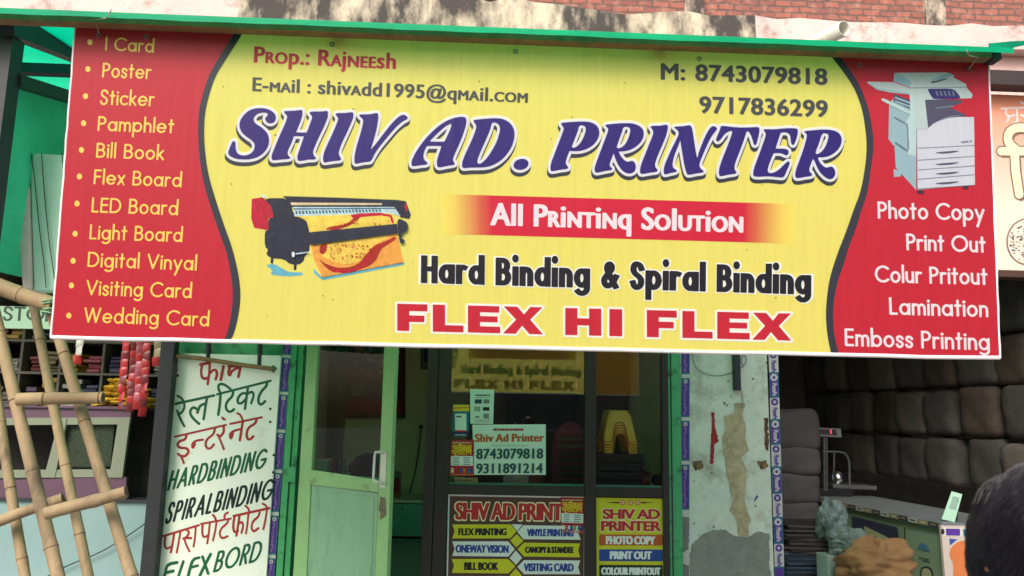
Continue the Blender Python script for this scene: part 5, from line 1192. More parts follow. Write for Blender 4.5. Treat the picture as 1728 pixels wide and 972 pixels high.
b = MB(); b.box((c.x, 2.384, zt3+.035+.03), (.132, .004, .05)); b.build('stripe', pcm['orange'], bx_)
kc = thing('darkening_cupboard', (.75, 2.3, .2), 'tall dark brown cupboard added to darken the back of the print shop', 'cupboard')  # added as a dark backdrop for the view through the panes
m_cup = M('dark_walnut', (62, 50, 44), .6, .2, 3)
b = MB(); b.bx(-.12, 1.64, 2.0, 2.9, .2, 2.6); b.build('body', m_cup, kc)
for k in range(3):
    x0 = -.11+k*.585; b = MB(); b.bx(x0, x0+.57, 1.975, 2.0, .25, 2.55); d_ = b.build('door', m_cup, kc, .005)
    b = MB(); b.bx(x0+.5, x0+.52, 1.955, 1.975, 1.3, 1.5); b.build('handle', m_steel, d_)
# work table with clutter, seen through the door glass
wt = thing('work_table', P(590, 800, 1.9), 'teal topped work table behind the glass door', 'table')
zw = P(590, 803, 1.9).z; xa, xb = P(490, 800, 1.9).x+.15, P(650, 800, 1.9).x
xa = max(xa, -1.78)
b = MB(); b.bx(xa, xb, 1.8, 2.5, zw-.03, zw); b.build('top', m_teal, wt)
for x in (xa+.05, xb-.05):
    for Y in (1.85, 2.45): b = MB(); b.bx(x-.025, x+.025, Y-.025, Y+.025, .2, zw-.03); b.build('leg', m_dark, wt)
def lump(name, c, s_, mat, label, cat, seed=1, group=None, crumple=0.0, sm=True, fold=False):
    b = MB(); n_, m_ = (56, 36) if crumple or fold else (18, 10); V = []; q_ = np.random.default_rng(seed).normal(size=(9, 3))*5
    for j in range(m_+1):
        th = math.pi*j/m_
        for i in range(n_):
            ph = 2*math.pi*i/n_; d = Vector((math.sin(th)*math.cos(ph), math.sin(th)*math.sin(ph), math.cos(th)))
            r = 1+.16*math.sin(3*ph+seed)*math.sin(2*th)+.10*math.sin(5*ph-seed*2+3*th)+.07*math.sin(9*th+4*ph+seed)
            if fold: r -= .17*math.exp(-((d.z-.42-.16*math.sin(2*ph))/.07)**2)+.15*math.exp(-((d.z-.02-.12*math.sin(3*ph+1))/.06)**2)+.08*math.exp(-((d.z-.75+.1*math.sin(2*ph+2))/.06)**2)-.03*math.sin(11*ph+4*d.z)
            if crumple: r += crumple*sum(abs(math.sin(d.x*a_[0]+d.y*a_[1]+d.z*a_[2]+i_))-.6 for i_, a_ in enumerate(q_))
            V.append(Vector(c)+Vector((d.x*s_[0]*r, d.y*s_[1]*r, max(d.z, -.75)*s_[2]*r+s_[2]*.72)))
    b.add(V, [(j*n_+i, (j+1)*n_+i, (j+1)*n_+(i+1) % n_, j*n_+(i+1) % n_) for j in range(m_) for i in range(n_)], 0, sm)
    return props(b.build(name, mat), label, cat, group)
lump('dark_bag', P(622, 803, 2.0), (.22, .15, .13), M('black_cloth', (40, 44, 52), .8, .3), 'dark cloth bag lying on the work table behind the glass door', 'bag', 2)
c = P(541, 803, 1.95); b = MB(); b.box((c.x, 1.95, zw+.075), (.17, .2, .15)); b.box((c.x, 1.95, zw+.16), (.18, .21, .02), None, 1); props(b.build('paper_tray', [m_teal, m_tealt], None, .004), 'teal box with a pale lid on the work table at left', 'box')
for px, col, lab in ((560,'red','red bottle on the work table'), (571,'navy','navy bottle on the work table'), (581,'white','white bottle on the work table')):
    c = P(px, 803, 2.1); b = MB(); b.lathe((c.x, 2.1, zw), [(.026, 0), (.028, .02), (.028, .11), (.012, .14), (.012, .17)], 12); props(b.build('ink_bottle', pcm[col]), lab+' behind the glass door', 'bottle', 'ink bottles')
cn = thing('window_curtain', P(560, 790, 2.7), 'olive curtain hanging in folds behind the glass door', 'curtain')
b = MB(); gv = []; xc0, xc1 = P(553, 700, 2.7).x, P(582, 700, 2.7).x
for j in range(2):
    for i in range(31): gv.append(Vector((xc0+(xc1-xc0)*i/30, 2.7+.035*math.sin(i*1.1), .75 if j == 0 else 2.9)))
b.add(gv, [(i, i+1, 31+i+1, 31+i) for i in range(30)], 0, True); b.build('cloth', M('olive_cloth', (112, 116, 70), .9, .2), cn)
b = MB(); b.tube([(xc0-.1, 2.66, 2.9), (xc1+.1, 2.66, 2.9)], .012, 8); b.build('curtain_rod', m_dark, cn)
pc = thing('wall_calendar', P(540, 700, 2.9), 'pale wall calendar with a dark figure pattern left of the curtain', 'calendar')
b = MB(); Kc = YP(2.97); boxpx(b, Kc, [(527,704),(552,704),(554,560),(530,560)], .006); 
b.build('sheet', pcm['grey'], pc); b = MB()
for k in range(9): flat(rough([(533,690-k*14),(549,690-k*14),(550,681-k*14),(534,681-k*14)], 5, 1), Kc, .001+.0002*k, b, k % 4)
b.build('print', [pcm[q] for q in ('brown', 'olive', 'blue', 'yellow')], pc)
# stools: nested yellow plastic stools on a stack of black chairs
SYd = .22; c = P(1046, 765, SYd)
def stool_mesh():
    b = MB(); w0, w1, d0, H = .31, .225, .30, .29
    b2 = lambda t: w0+(w1-w0)*t
    # skirted shell: seat plate, four corner legs, arched aprons
    n_ = 24; prof = [(1.0, H-.012), (.96, H), (.5, H+.002), (.02, H-.004)]
    V = []
    for s_, z in prof:
        for k in range(n_):
            a_ = 2*math.pi*k/n_; e_ = 4.0; cx_, sy_ = math.cos(a_), math.sin(a_); rr = (abs(cx_)**e_+abs(sy_)**e_)**(-1/e_)
            V.append(Vector((cx_*rr*w1/2*s_, sy_*rr*w1/2*s_, z)))
    b.add(V, [(j*n_+k, j*n_+(k+1) % n_, (j+1)*n_+(k+1) % n_, (j+1)*n_+k) for j in range(3) for k in range(n_)], 0, True)
    for q in range(4):
        R_ = Matrix.Rotation(q*math.pi/2, 3, 'Z'); m_ = 16; T_, Bt = [], []
        for i in range(m_+1):
            u = i/m_*2-1; hz = (H-.11)*max(0.0, 1-abs(u/.5)**3.5)**.5 if abs(u) < .5 else 0.0
            zb_ = hz; 
            wt_ = b2(1)/2; wb_ = b2(zb_/H)/2
            T_.append(R_ @ Vector((u*wt_, -wt_, H-.012-.05*abs(u)**6))); Bt.append(R_ @ Vector((u*wb_, -wb_, zb_)))
        b.add(T_+Bt, [(i, m_+1+i, m_+2+i, i+1) for i in range(m_)], 0, False)
        b.add([p+(R_ @ Vector((0, .012, 0))) for p in T_+Bt], [(i, i+1, m_+2+i, m_+1+i) for i in range(m_)], 0, False)
        b.tube([p+(R_ @ Vector((0, -.003, 0))) for p in Bt], .0055, 6, 1)
        b.add(Bt+[p+(R_ @ Vector((0, .012, 0))) for p in Bt], [(i, m_+1+i, m_+2+i, i+1) for i in range(m_)], 0, False)
    return b
m_sty = M('yellow_plastic', (255, 204, 34), .35, .05, 5, spec=.5)
zs0 = c.z; stk = ['lowest', 'second from the bottom', 'third', 'fourth', 'topmost']
st0 = None
for k in range(5):
    if k == 0:
        st0 = thing('stacking_stool', (0, 0, 0), 'x', 'stool'); stool_mesh().build('shell', [m_sty, M('yellow_lip_shaded', (206, 134, 14), .45)], st0); o = st0  # edge shading of the nested shells put into the lip's darker yellow
    else: o = copy_tree(st0)
    o.location = (c.x+rng.normal()*.002, SYd+.15, zs0+k*.024); o.rotation_euler = (0, 0, .06+rng.normal()*.02); o.scale = (.93, .93, .93)
    props(o, f'yellow plastic stool, {stk[k]} of the nested stack seen through the window' if k not in (2, 3) else f'yellow plastic stool, {stk[k]} from the bottom of the nested stack', 'stool', 'nested yellow stools')
# black stacked trays under the stools
tr0 = None; zz = .2; nt_ = int((zs0-.2)/.075)
for k in range(nt_):
    if k == 0:
        tr0 = thing('plastic_crate', (0, 0, 0), 'x', 'crate'); b = MB(); b.bx(-.2, .2, -.16, .16, 0, .06); b.build('body', m_black, tr0, .008); b = MB(); b.bx(-.205, .205, -.165, .165, .055, .07); b.build('rim', M('crate_rim', (40, 40, 46), .4), tr0, .003); o = tr0
    else: o = copy_tree(tr0)
    o.location = (c.x+rng.normal()*.006, SYd+.15, .2+k*(zs0-.2)/nt_); o.rotation_euler = (0, 0, rng.normal()*.03)
    props(o, 'flat black crate in the stack carrying the yellow stools', 'crate', 'black crates stacked under the stools')
# maroon chair back behind the wide pane
mc = thing('maroon_chair', P(958, 830, .8), 'maroon high backed chair with dark slats behind the window', 'chair')
KC = YP(.8); m_mar = M('maroon_vinyl', (140, 44, 68), .5, .15); zsq = lambda *q: [KC.at(*p) for p in q]
b = MB(); put(b, [chaikin([(933,850),(931,770),(934,738),(946,716),(962,710),(978,714),(989,736),(992,770),(991,850)], 2)], KC, 0)
b.build('back_frame', m_mar, mc).modifiers.new('s', 'SOLIDIFY').thickness = .04
for k in range(9): b = MB(); boxpx(b, KC, [(941,840-k*12),(983,840-k*12),(983,834-k*12),(941,834-k*12)], .02, lift=.03); b.build('slat', pcm['brown'] if k > 6 else m_drk, mc)
b = MB(); x0, x1 = P(936, 850, .8).x, P(990, 850, .8).x; b.bx(x0, x1, .82, 1.25, .62, .68); b.build('seat', m_mar, mc)
for x in (x0+.03, x1-.03):
    for Y in (.85, 1.22): b = MB(); b.tube([(x, Y, .62), (x, Y, .2)], .018, 8); b.build('leg', m_dark, mc)
sm_ = thing('low_stand', P(1098, 826, .35), 'low dark stand inside the right pane beside the crates', 'stand')
xq0, xq1 = P(1078, 820, .35).x, P(1114, 820, .35).x
b = MB(); b.bx(xq0, xq1, .27, .45, z1-.05, z1-.022); b.build('top', m_dark, sm_); b = MB(); b.bx(xq0+.02, xq1-.02, .3, .42, .2, z1-.05); b.build('body', m_drk, sm_)
tb_ = lump('shopping_bag', P(1089, 822, .35), (.075, .05, .075), pcm['red'], 'small red bag among the things inside the right pane', 'bag', 5)
ld = thing('inner_ledge', (.35, .2, .2), 'dark ledge running inside the window behind the wide pane', 'ledge')
b = MB(); b.bx(x_c, fX(1000), .08, .5, .8, z1-.02); b.build('board', m_drk, ld); b = MB(); b.bx(x_c, fX(1000), .1, .46, .2, .8); b.build('body', m_drk, ld)
mg = thing('mug', P(1110, 820, .3), 'black mug with a pale handle standing inside the right pane', 'mug')
c = P(1110, 820, .3); b = MB(); b.lathe((c.x, .3, z1-.02), [(.04, 0), (.045, .02), (.045, .1), (.04, .1), (.038, .03), (0, .03)], 16); b.build('body', m_black, mg)
b = MB(); b.tube([Vector((c.x-.045, .27, z1-.02+h)) for h in (.02,)]+[Vector((c.x-.045-.03*math.sin(a_), .27, z1+.035-.035*math.cos(a_))) for a_ in (.4, 1, 1.6, 2.2, 2.7)], .007, 6); b.build('handle', m_white, mg)

# ================================================================== grain shop at the right
m_sack = [M('dusty_sack_a', (54, 52, 51), .9, .35, 6, .6, dirt=(66, 56, 48), dscale=3, damt=.4), M('dusty_sack_b', (78, 73, 68), .9, .3, 6, .6, dirt=(84, 68, 54), dscale=3, damt=.4), M('dusty_sack_c', (58, 49, 42), .9, .4, 7, .6, dirt=(56, 46, 40), dscale=4, damt=.4)]
def sack_mesh(w_, d_, h_, seed):
    r_ = np.random.default_rng(seed); b = MB(); n_, m_ = 28, 12; V = []; ph0 = r_.random(4)*6
    for j in range(m_+1):
        t = j/m_; v = -math.cos(math.pi*t)
        for i in range(n_):
            a_ = 2*math.pi*i/n_; e_ = 8.0; c_1, s_1 = math.cos(a_), math.sin(a_); rr = (abs(c_1)**e_+abs(s_1)**e_)**(-1/e_)
            k = max(0, 1-abs(v)**9)**.3; wob = 1+.03*math.sin(3*a_+ph0[0]+4*v)+.02*math.sin(7*a_+ph0[1]+6*v)+.05*v*math.cos(a_+ph0[2])+.012*math.sin(2*a_+ph0[3]+3*v)
            V.append(Vector((c_1*rr*w_/2*k*wob, s_1*rr*d_/2*k*wob, v*h_/2)))
    b.add(V, [(j*n_+i, j*n_+(i+1) % n_, (j+1)*n_+(i+1) % n_, (j+1)*n_+i) for j in range(m_) for i in range(n_)], 0, True)
    return b
Rp, Lp = P(1704, 700, .7), P(1480, 700, 2.7); step = (Lp-Rp)/4.2; zrow = [P(1700, y, .7).z for y in (804, 742, 655, 565)]; zh = (zrow[3]-zrow[1])/2
srcs = []; cnt = 0
ang = math.atan2(step.y, step.x)
rn = ['lowest', 'second', 'third', 'fourth', 'fifth']; cn_ = ['first', 'second', 'third', 'fourth', 'fifth', 'sixth', 'seventh', 'eighth', 'ninth']
for ci in range(-1, 8):
    for ri in range(5):
        p = Rp+step*(ci-.5); z = zrow[1]+zh*(ri-1+.5); v = int(rng.integers(6))
        key = v
        if not any(k == key for k, _ in srcs):
            o = sack_mesh(step.length*1.0, .34, zh*1.02, v).build('grain_sack', m_sack[v % 3]); o.data.transform(Matrix.Translation(o.location-Vector((0, 0, 0)))) if False else None
            srcs.append((key, o))
        else:
            s_ = [q for k, q in srcs if k == key][0]; o = s_.copy(); C.objects.link(o)
        o.location = (p.x+rng.normal()*.012, p.y+rng.normal()*.03, z-zh*.5+(0)); o.rotation_euler = (rng.normal()*.03, rng.normal()*.02, ang+rng.normal()*.10); o.scale = (.94+rng.random()*.1, .85+rng.random()*.3, .93+rng.random()*.1)
        props(o, f'dusty sack, {rn[ri]} row up, {cn_[ci+1]} column from the street end of the sack wall', 'sack', 'sacks stacked as a wall in the grain shop')
# soft grey sacks lying at the left of the grain shop
m_gs = M('grey_sack', (70, 68, 70), .9, .12, 6, .4)
for k, (y0, y1, lab) in enumerate(((696, 756, 'topmost grey sack lying behind the taped pillar edge'), (757, 800, 'middle grey sack lying behind the taped pillar edge'), (802, 850, 'third grey sack down, lying behind the taped pillar edge'), (850, 900, 'lowest grey sack lying behind the taped pillar edge'))):
    a_, c = P(1290, y0, 1.5), P(1396, y1, 1.5); b = MB(); w_, h_ = c.x-a_.x, a_.z-c.z
    s_ = sack_mesh(h_*1.25, .5, w_, 11+k); R_ = Matrix.Rotation(math.pi/2, 3, 'Y')
    s_.v = [R_ @ p+Vector(((a_.x+c.x)/2, 1.8, (a_.z+c.z)/2)) for p in s_.v]; props(s_.build('grey_sack', m_gs), lab, 'sack', 'grey sacks lying in a pile')
# counter
zk = P(1592, 893, -.05).z
N0, N1 = P(1592, 893, -.05), PZ(1360, 842, zk); N1.z = N0.z
dirc = (N1-N0).normalized(); nrm = Vector((dirc.y, -dirc.x, 0)); nrm = -nrm if nrm.x > 0 else nrm      # faces the customer, left and front
CP = Plane(N0, nrm); inn = -nrm
gc = thing('shop_counter', Vector((N0.x, N0.y, .2)), 'grey topped counter with stickers along its edge in the grain shop', 'counter')
def cbox(mb, s0, s1, d0, d1, z0_, z1_, mi=0):
    q = [N0+dirc*s_+inn*d for s_, d in ((s0, d0), (s1, d0), (s1, d1), (s0, d1))]
    return mb.hexa([Vector((p.x, p.y, z0_)) for p in q], [Vector((p.x, p.y, z1_)) for p in q], mi)
Lc = (N1-N0).length; m_ctop = M('zinc_top', (100, 106, 108), .45, .12, 5); m_cfr = M('counter_green', (96, 118, 92), .6, .08)
b = MB(); cbox(b, 0, Lc, 0, .7, .2, zk-.001); b.build('body', m_cfr, gc)
b = MB(); cbox(b, -.02, Lc+.08, -.03, .72, zk, zk+.05); b.build('top', m_ctop, gc, .004)
b = MB(); names = [('tape_dark', (40, 42, 50)), ('tape_buff', (120, 112, 78)), ('tape_pale', (150, 160, 150))]
for k in range(16):
    s0 = .02+k*(Lc-.1)/16; q = [N0+dirc*s_+inn*-.0325+Vector((0, 0, h)) for s_, h in ((s0+(Lc-.1)/16-.012, .006), (s0, .006), (s0, .046), (s0+(Lc-.1)/16-.012, .046))]; b.add(q, ((0, 1, 2, 3),), k % 3)
    q = [p-inn*.0006+Vector((0, 0, 0)) for p in (q[0].lerp(q[1], .2)+Vector((0, 0, .014)), q[1].lerp(q[0], .2)+Vector((0, 0, .014)), q[2].lerp(q[3], .2)-Vector((0, 0, .014)), q[3].lerp(q[2], .2)-Vector((0, 0, .014)))]
    b.add(q, ((0, 1, 2, 3),), (k+1) % 3)
b.build('edge_sticker', [M(n_, c_2, .5) for n_, c_2 in names], gc)
def cpoly(mb, pts, lift, mi, sm=0): flat(pts, CP, lift, mb, mi, sm)
zr = cr(1480, 840, 6.968)
b = MB(); mats_ = [M('board_sage', (106, 130, 104), .6, .06), M('ink_slate2', (38, 40, 62), .6), M('ink_buff', (140, 148, 112), .6), M('ink_steel', (62, 104, 130), .6), M('ink_gap', (36, 30, 34), .7)]
cpoly(b, zr([(325,370),(745,450),(790,1050),(350,1050)]), .004, 0); cpoly(b, zr([(320,350),(332,352),(360,1050),(344,1050)]), .006, 4); cpoly(b, zr([(748,430),(760,436),(800,1050),(785,1050)]), .006, 4)
cpoly(b, zr([(-300,215),(240,350),(290,735),(250,720),(225,510),(-290,360)]), .005, 1); cpoly(b, zr([(-150,330),(220,512),(245,720),(-140,560)]), .007, 2)
for k in range(5): cpoly(b, zr([(-100+k*62,430+k*22),(-60+k*62,446+k*22),(-58+k*62,500+k*22),(-98+k*62,486+k*22)]), .009, 4 if k % 2 else 3)
cpoly(b, zr([(465,600),(510,530),(570,545),(625,635)]), .008, 3); cpoly(b, zr([(490,700),(610,722),(612,732),(492,710)]), .008, 4); cpoly(b, zr([(530,730),(620,750),(620,762),(530,742)]), .008, 4)
cpoly(b, zr([(455,700),(465,702),(490,1040),(478,1040)]), .008, 2); cpoly(b, zr([(510,830),(560,800),(620,815),(660,870),(670,1000),(500,1000)]), .008, 4, 1); cpoly(b, zr([(525,850),(560,825),(610,835),(640,880),(648,980),(520,980)]), .009, 2, 1)
b.build('front_poster', mats_, gc)
# bright poster on the counter end facing the street
EP = Plane(N0+Vector((.0, -.035, 0)), (0, -1, 0))
b = MB(); boxpx(b, EP, [(1597,1000),(1680,1000),(1676,889),(1588,887)], .03); b.build('end_panel', M('end_panel', (188, 176, 168), .6, .06), gc)
b = MB(); flat([(1589,890),(1676,892),(1676,906),(1590,904)][::-1], EP, .001, b, 0); flat([(1596,892),(1620,892.5),(1620,904),(1597,903.5)][::-1], EP, .002, b, 1); flat([(1625,893),(1660,894),(1660,906),(1626,905)], EP, .002, b, 3)
flat([(1602,909),(1616,910),(1605,919),(1603,920)], EP, .002, b, 2); flat([(1604,925),(1612,917),(1625,911),(1640,920),(1650,950),(1640,1000),(1606,1000),(1610,950),(1602,940)], EP, .003, b, 4, 1)
flat([(1591+3*math.cos(q*.6), 897+5*math.sin(q*.6)) for q in range(10)], EP, .003, b, 5)
b.build('end_sticker', [m_tw, m_tv, ink('blue', INK['blue']), m_tt, ink('orange', INK['orange']), ink('black', INK['black'])], gc)
# code card standing on the counter (code left out)
qc = thing('payment_card', PZ(1598, 872, zk+.05), 'pale mint card standing tilted on the counter top', 'card')
QP = Plane(PZ(1600, 880, zk+.05), (-.35, -1, .25)); b = MB(); boxpx(b, QP, [(1589,876),(1611,881),(1624,834),(1606,829)], .006); b.build('card', M('card_mint', (150, 190, 168), .6, .05), qc)
b = MB(); flat([(1601,858),(1613,861),(1619,840),(1608,837)], QP, .001, b); b.build('panel', M('card_grey', (120, 150, 136), .6), qc)
b = MB(); a_ = QP.at(1617, 845); e_ = QP.at(1612, 880); b.tube([a_, Vector((e_.x+.06, e_.y+.08, zk+.05))], .006, 6); b.build('stand_leg', m_dark, qc)
# weighing scale
sc = PZ(1420, 838, zk+.05); ws = thing('weighing_scale', sc, 'dark weighing scale with a display on a stem at the counter end', 'scale')
sY = sc.y; SP = YP(sY)
b = MB(); boxpx(b, SP, [(1380,848),(1440,850),(1441,826),(1378,824)], .3, lift=.0); b.build('body', m_black, ws, .01)
b = MB(); f = [SP.at(*q) for q in ((1406,824),(1480,827),(1480,820),(1406,817))]; b.hexa([p+Vector((0, .34, 0)) for p in f], f); b.build('platform', m_steel, ws, .004)
b = MB()
for x in (1391, 1395): b.tube([SP.at(x, 828), SP.at(x, 738)], .012, 8)
b.build('stem', m_steel, ws)
b = MB(); DPl = Plane(SP.at(1396, 730), (-.05, -1, .25)); boxpx(b, DPl, [(1377,736),(1421,738),(1419,723),(1372,721)], .04); hd_ = b.build('display', M('display_grey', (110, 112, 110), .5), ws, .006)
b = MB(); flat([(1383,733),(1413,735),(1411,725),(1380,724)], DPl, .001, b); b.build('screen', m_black, hd_)
b = MB(); flat([(1401,732),(1403.5,732),(1403,725),(1400.5,725)], DPl, .0025, b); b.build('digit', emit('red_digit', (255, 40, 70), 1.2), hd_)
b = MB(); b.tube([SP.at(*q) for q in chaikin([(1389,762),(1418,762),(1428,766),(1433,778),(1434,800),(1434,824)], 2, False)], .012, 8); b.tube([SP.at(1408, 763), SP.at(1407, 796)], .009, 8); b.build('guard_rail', m_steel, ws)
tm = thing('steel_tumbler', SP.at(1421, 815), 'shiny steel tumbler standing on the weighing scale', 'tumbler')
c = SP.at(1421, 817); b = MB(); b.lathe((c.x, sY+.1, c.z), [(.055, 0), (.06, .01), (.068, .13), (.064, .13), (.055, .02), (0, .02)], 20); b.build('cup', M('bright_steel', (200, 200, 204), .18, .05, metal=1), tm)
# newspaper piles and bags on the floor in front
def pile(px0, px1, yb, yt, Y, n_, mat, label, name='newspaper_pile', dep=.32):
    a_, c = P(px0, yb, Y), P(px1, yt, Y); b = MB(); z = a_.z
    hh = (c.z-a_.z)/n_
    for k in range(n_):
        b.box(((a_.x+c.x)/2+rng.normal()*.012, Y+dep/2+rng.normal()*.012, z+hh/2), (c.x-a_.x, dep, hh*.86), Euler((0, rng.normal()*.01, rng.normal()*.05)).to_matrix(), k % 2); z += hh
    return props(b.build(name, mat), label, 'pile')
bn = thing('low_bench', P(1370, 972, .35), 'dark low bench carrying the newspaper piles', 'bench')
zb_ = P(1370, 968, .35).z; x0, x1 = P(1326, 968, .35).x, P(1440, 968, .35).x
b = MB(); b.bx(x0, x1, .35, .8, zb_-.04, zb_); b.build('top', m_dark, bn)
for x in (x0+.04, x1-.04):
    for Y in (.4, .75): b = MB(); b.bx(x-.02, x+.02, Y-.02, Y+.02, .2, zb_-.04); b.build('leg', m_dark, bn)
pile(1325, 1392, 968, 934, .36, 9, [M('blue_paper', (70, 92, 112), .8, .2), M('slate_paper', (48, 56, 66), .8, .2)], 'blue grey paper pile under the folded newspapers')
pile(1326, 1408, 934, 884, .38, 14, [M('newsprint', (84, 78, 76), .9, .2), M('newsprint_dark', (52, 46, 48), .9, .3)], 'brown grey folded newspaper pile by the taped pillar')
lump('plastic_bag', P(1403, 905, .32), (.12, .1, .17), M('milky_plastic', (100, 118, 114), .4, .1, trans=.1), 'crumpled milky plastic bag upright between the newspapers and the counter', 'bag', 3, None, .05, False)
lump('plastic_bag', P(1432, 940, .1), (.16, .12, .13), M('milky_plastic_b', (96, 114, 108), .4, .1, trans=.1), 'crumpled milky plastic bag spread just behind the brown cloth sack', 'bag', 7, None, .05, False)
b = MB(); c = P(1410, 990, .1); b.box((c.x, .14, c.z+.13), (.2, .16, .26), Euler((0, 0, .2)).to_matrix()); props(b.build('white_packet', M('white_packet', (140, 162, 154), .4, .1), None, .01), 'white boxy packet left of the brown cloth sack', 'packet')
lump('cloth_sack', P(1478, 985, -.1), (.30, .2, .20), M('brown_jute', (126, 96, 62), .95, .25, 9, .6), 'rumpled brown cloth sack in front of the counter', 'sack', 9, None, .012, True, True)

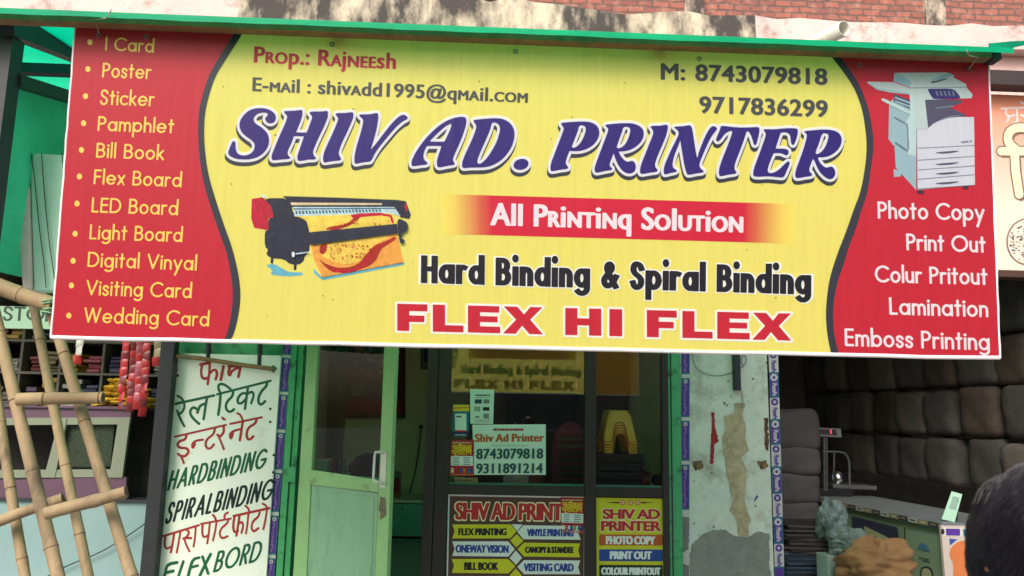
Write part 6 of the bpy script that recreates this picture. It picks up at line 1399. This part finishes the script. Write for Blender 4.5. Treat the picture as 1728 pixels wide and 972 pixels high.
# ================================================================== bystander close to the camera, seen from behind
def person():
    hc = Vector(CAM+ray(1818, 992)*.98); gx, gy = hc.x, hc.y; zh_ = hc.z
    o = thing('person', (gx, gy, 0), 'dark haired person close by at the lower right, seen from behind', 'person')
    me = bpy.data.meshes.new('body'); sk = []
    H = zh_+.11
    V = [((0,0,.53*H),.115), ((0,.01,.62*H),.12), ((0,.01,.72*H),.135), ((0,0,.80*H),.12), ((0,.0,.845*H),.055), ((0,.01,.88*H),.055), ((0,.02,.93*H),.082), ((0,.02,.975*H),.07),
         ((.09,0,.50*H),.085), ((.10,.01,.28*H),.055), ((.10,-.01,.05*H),.04), ((.11,.12,.02*H),.032), ((-.09,0,.50*H),.085), ((-.10,.01,.28*H),.055), ((-.10,-.01,.05*H),.04), ((-.11,.12,.02*H),.032),
         ((.17,0,.80*H),.055), ((.22,-.01,.62*H),.04), ((.20,.1,.47*H),.03), ((.19,.14,.42*H),.028), ((-.17,0,.80*H),.055), ((-.22,-.01,.62*H),.04), ((-.20,.1,.47*H),.03), ((-.19,.14,.42*H),.028)]
    E_ = [(0,1),(1,2),(2,3),(3,4),(4,5),(5,6),(6,7),(0,8),(8,9),(9,10),(10,11),(0,12),(12,13),(13,14),(14,15),(3,16),(16,17),(17,18),(18,19),(3,20),(20,21),(21,22),(22,23)]
    for h, s_ in ((19, 1), (23, -1)):
        for k in range(5):
            b0 = len(V); p = V[h][0]; dx = (k-2)*.016; L_1 = (.05, .075, .08, .075, .06)[k]
            if k == 0: q1, q2 = (p[0]-s_*.03, p[1]+.02, p[2]-.02), (p[0]-s_*.04, p[1]+.05, p[2]-.05)
            else: q1, q2 = (p[0]+dx*.6, p[1]+.02, p[2]-.045), (p[0]+dx, p[1]+.045, p[2]-.045-L_1*.6)
            V += [(q1, .0095), (q2, .008)]; E_ += [(h, b0), (b0, b0+1)]
    me.from_pydata([v for v, r in V], E_, []); ob = bpy.data.objects.new('body', me); C.objects.link(ob); ob.parent = o
    sm = ob.modifiers.new('skin', 'SKIN'); 
    if not me.skin_vertices: bpy.context.view_layer.objects.active = ob
    for i, (v, r) in enumerate(V): d = me.skin_vertices[0].data[i]; d.radius = (r, r*(.8 if i < 5 else 1)); d.use_root = (i == 0)
    ss = ob.modifiers.new('sub', 'SUBSURF'); ss.levels = 2; ss.render_levels = 2
    me.materials.append(M('skin_brown', (132, 88, 66), .5, .08))
    # shirt
    b = MB(); n_ = 24; g0 = Vector((gx, gy, 0)); V2 = []
    for t, rx1, ry1 in ((.50,.17,.13),(.60,.165,.13),(.72,.19,.15),(.80,.2,.14),(.835,.11,.1),(.85,.075,.075)):
        V2 += [g0+Vector((rx1*math.cos(k*2*math.pi/n_), ry1*math.sin(k*2*math.pi/n_), t*H)) for k in range(n_)]
    b.add(V2, [(j*n_+k, j*n_+(k+1) % n_, (j+1)*n_+(k+1) % n_, (j+1)*n_+k) for j in range(5) for k in range(n_)], 0, True); b.build('shirt', M('slate_shirt', (60, 66, 84), .8, .1), o)
    # face features, turned to the shop
    f0 = g0+Vector((0, .10, .93*H)); b = MB(); b.tube([f0+Vector((0, 0, .01)), f0+Vector((0, .022, -.025))], [.008, .014], 8); b.build('nose', me.materials[0], o)
    b = MB(); b.tube([f0+Vector((-.022, -.004, -.05)), f0+Vector((0, .003, -.051)), f0+Vector((.022, -.004, -.05))], [.003, .006, .003], 6); b.build('mouth', M('lip_brown', (120, 66, 56), .5), o)
    for s_ in (1, -1):
        b = MB(); b.tube([f0+Vector((s_*.03, -.014, .012)), f0+Vector((s_*.03, -.003, .012))], .010, 8); b.build('eye', m_dark, o)
        b = MB(); b.tube([g0+Vector((s_*.086, .02, .925*H)), g0+Vector((s_*.098, .012, .94*H)), g0+Vector((s_*.09, .0, .955*H))], .012, 6); b.build('ear', me.materials[0], o)
    # hair: cap plus many locks
    b = MB(); hcz = g0+Vector((0, .012, .945*H)); n_, m_ = 40, 20; R3 = Vector((.108, .125, .125)); V2 = []
    def hp(th, ph, k=1.0):
        d = Vector((math.sin(th)*math.cos(ph), math.sin(th)*math.sin(ph), math.cos(th))); w_ = k*(1+.03*math.sin(7*ph+4*th)+.02*math.sin(13*ph-6*th))
        return hcz+Vector((d.x*R3.x*w_, d.y*R3.y*w_, d.z*R3.z*w_))
    for j in range(m_+1):
        for k in range(n_):
            ph = 2*math.pi*k/n_; front = max(0, math.sin(ph)); th = (math.pi*.70*(1-front*.42))*j/m_; V2.append(hp(max(th, .001), ph))
    b.add(V2, [(j*n_+k, (j+1)*n_+k, (j+1)*n_+(k+1) % n_, j*n_+(k+1) % n_) for j in range(m_) for k in range(n_)], 0, True)
    for q in range(2600):
        ph = rng.random()*6.283; th0 = rng.random()**.7*1.7; dl = .25+rng.random()*.5; dp = rng.normal()*.07+.25*math.sin(3*ph)
        pts = [hp(max(.02, th0+dl*t), ph+dp*t, 1.002+.022*math.sin(math.pi*min(1, t*1.1))*(rng.random()*.4+.7)+(.03*rng.random() if t > .9 else 0)) for t in (0, .33, .66, 1)]
        b.tube(pts, [.0009, .0011, .0009, .0004], 3, 0, False)
    hm = M('dark_hair', (22, 22, 29), .5, .3, 40, spec=.4); b.build('hair', hm, o)
person()

# ================================================================== far side of the street (it shows in the panes)
ob_ = thing('opposite_building', (0, -17, 0), 'dull brown building across the street, mirrored in the shop panes', 'building')
b = MB(); b.bx(-16, 16, -18, -17, 0, 5.2); b.build('wall', M('far_plaster', (104, 92, 84), .9, .2, 1), ob_)
for k in range(6): b = MB(); b.bx(-13+k*4.6, -10.4+k*4.6, -16.99, -16.9, 0, 2.6); b.build('shutter', M('far_shutter', (56, 56, 60), .6, .2), ob_)

lw_ = thing('added_low_wall', (0, -9.4, 0), 'unseen low dark wall added to darken reflections at the foot of the shop panes', 'wall')  # added so the bright road does not mirror low in the panes
b = MB(); b.bx(-12, 12, -9.55, -9.35, 0, 1.2); b.build('masonry', M('dark_masonry', (60, 54, 52), .9, .3, 2, .3), lw_)
b = MB(); b.bx(-12, 12, -9.58, -9.32, 1.2, 1.26); b.build('coping', M('dark_coping', (74, 68, 66), .9, .2, 3), lw_)
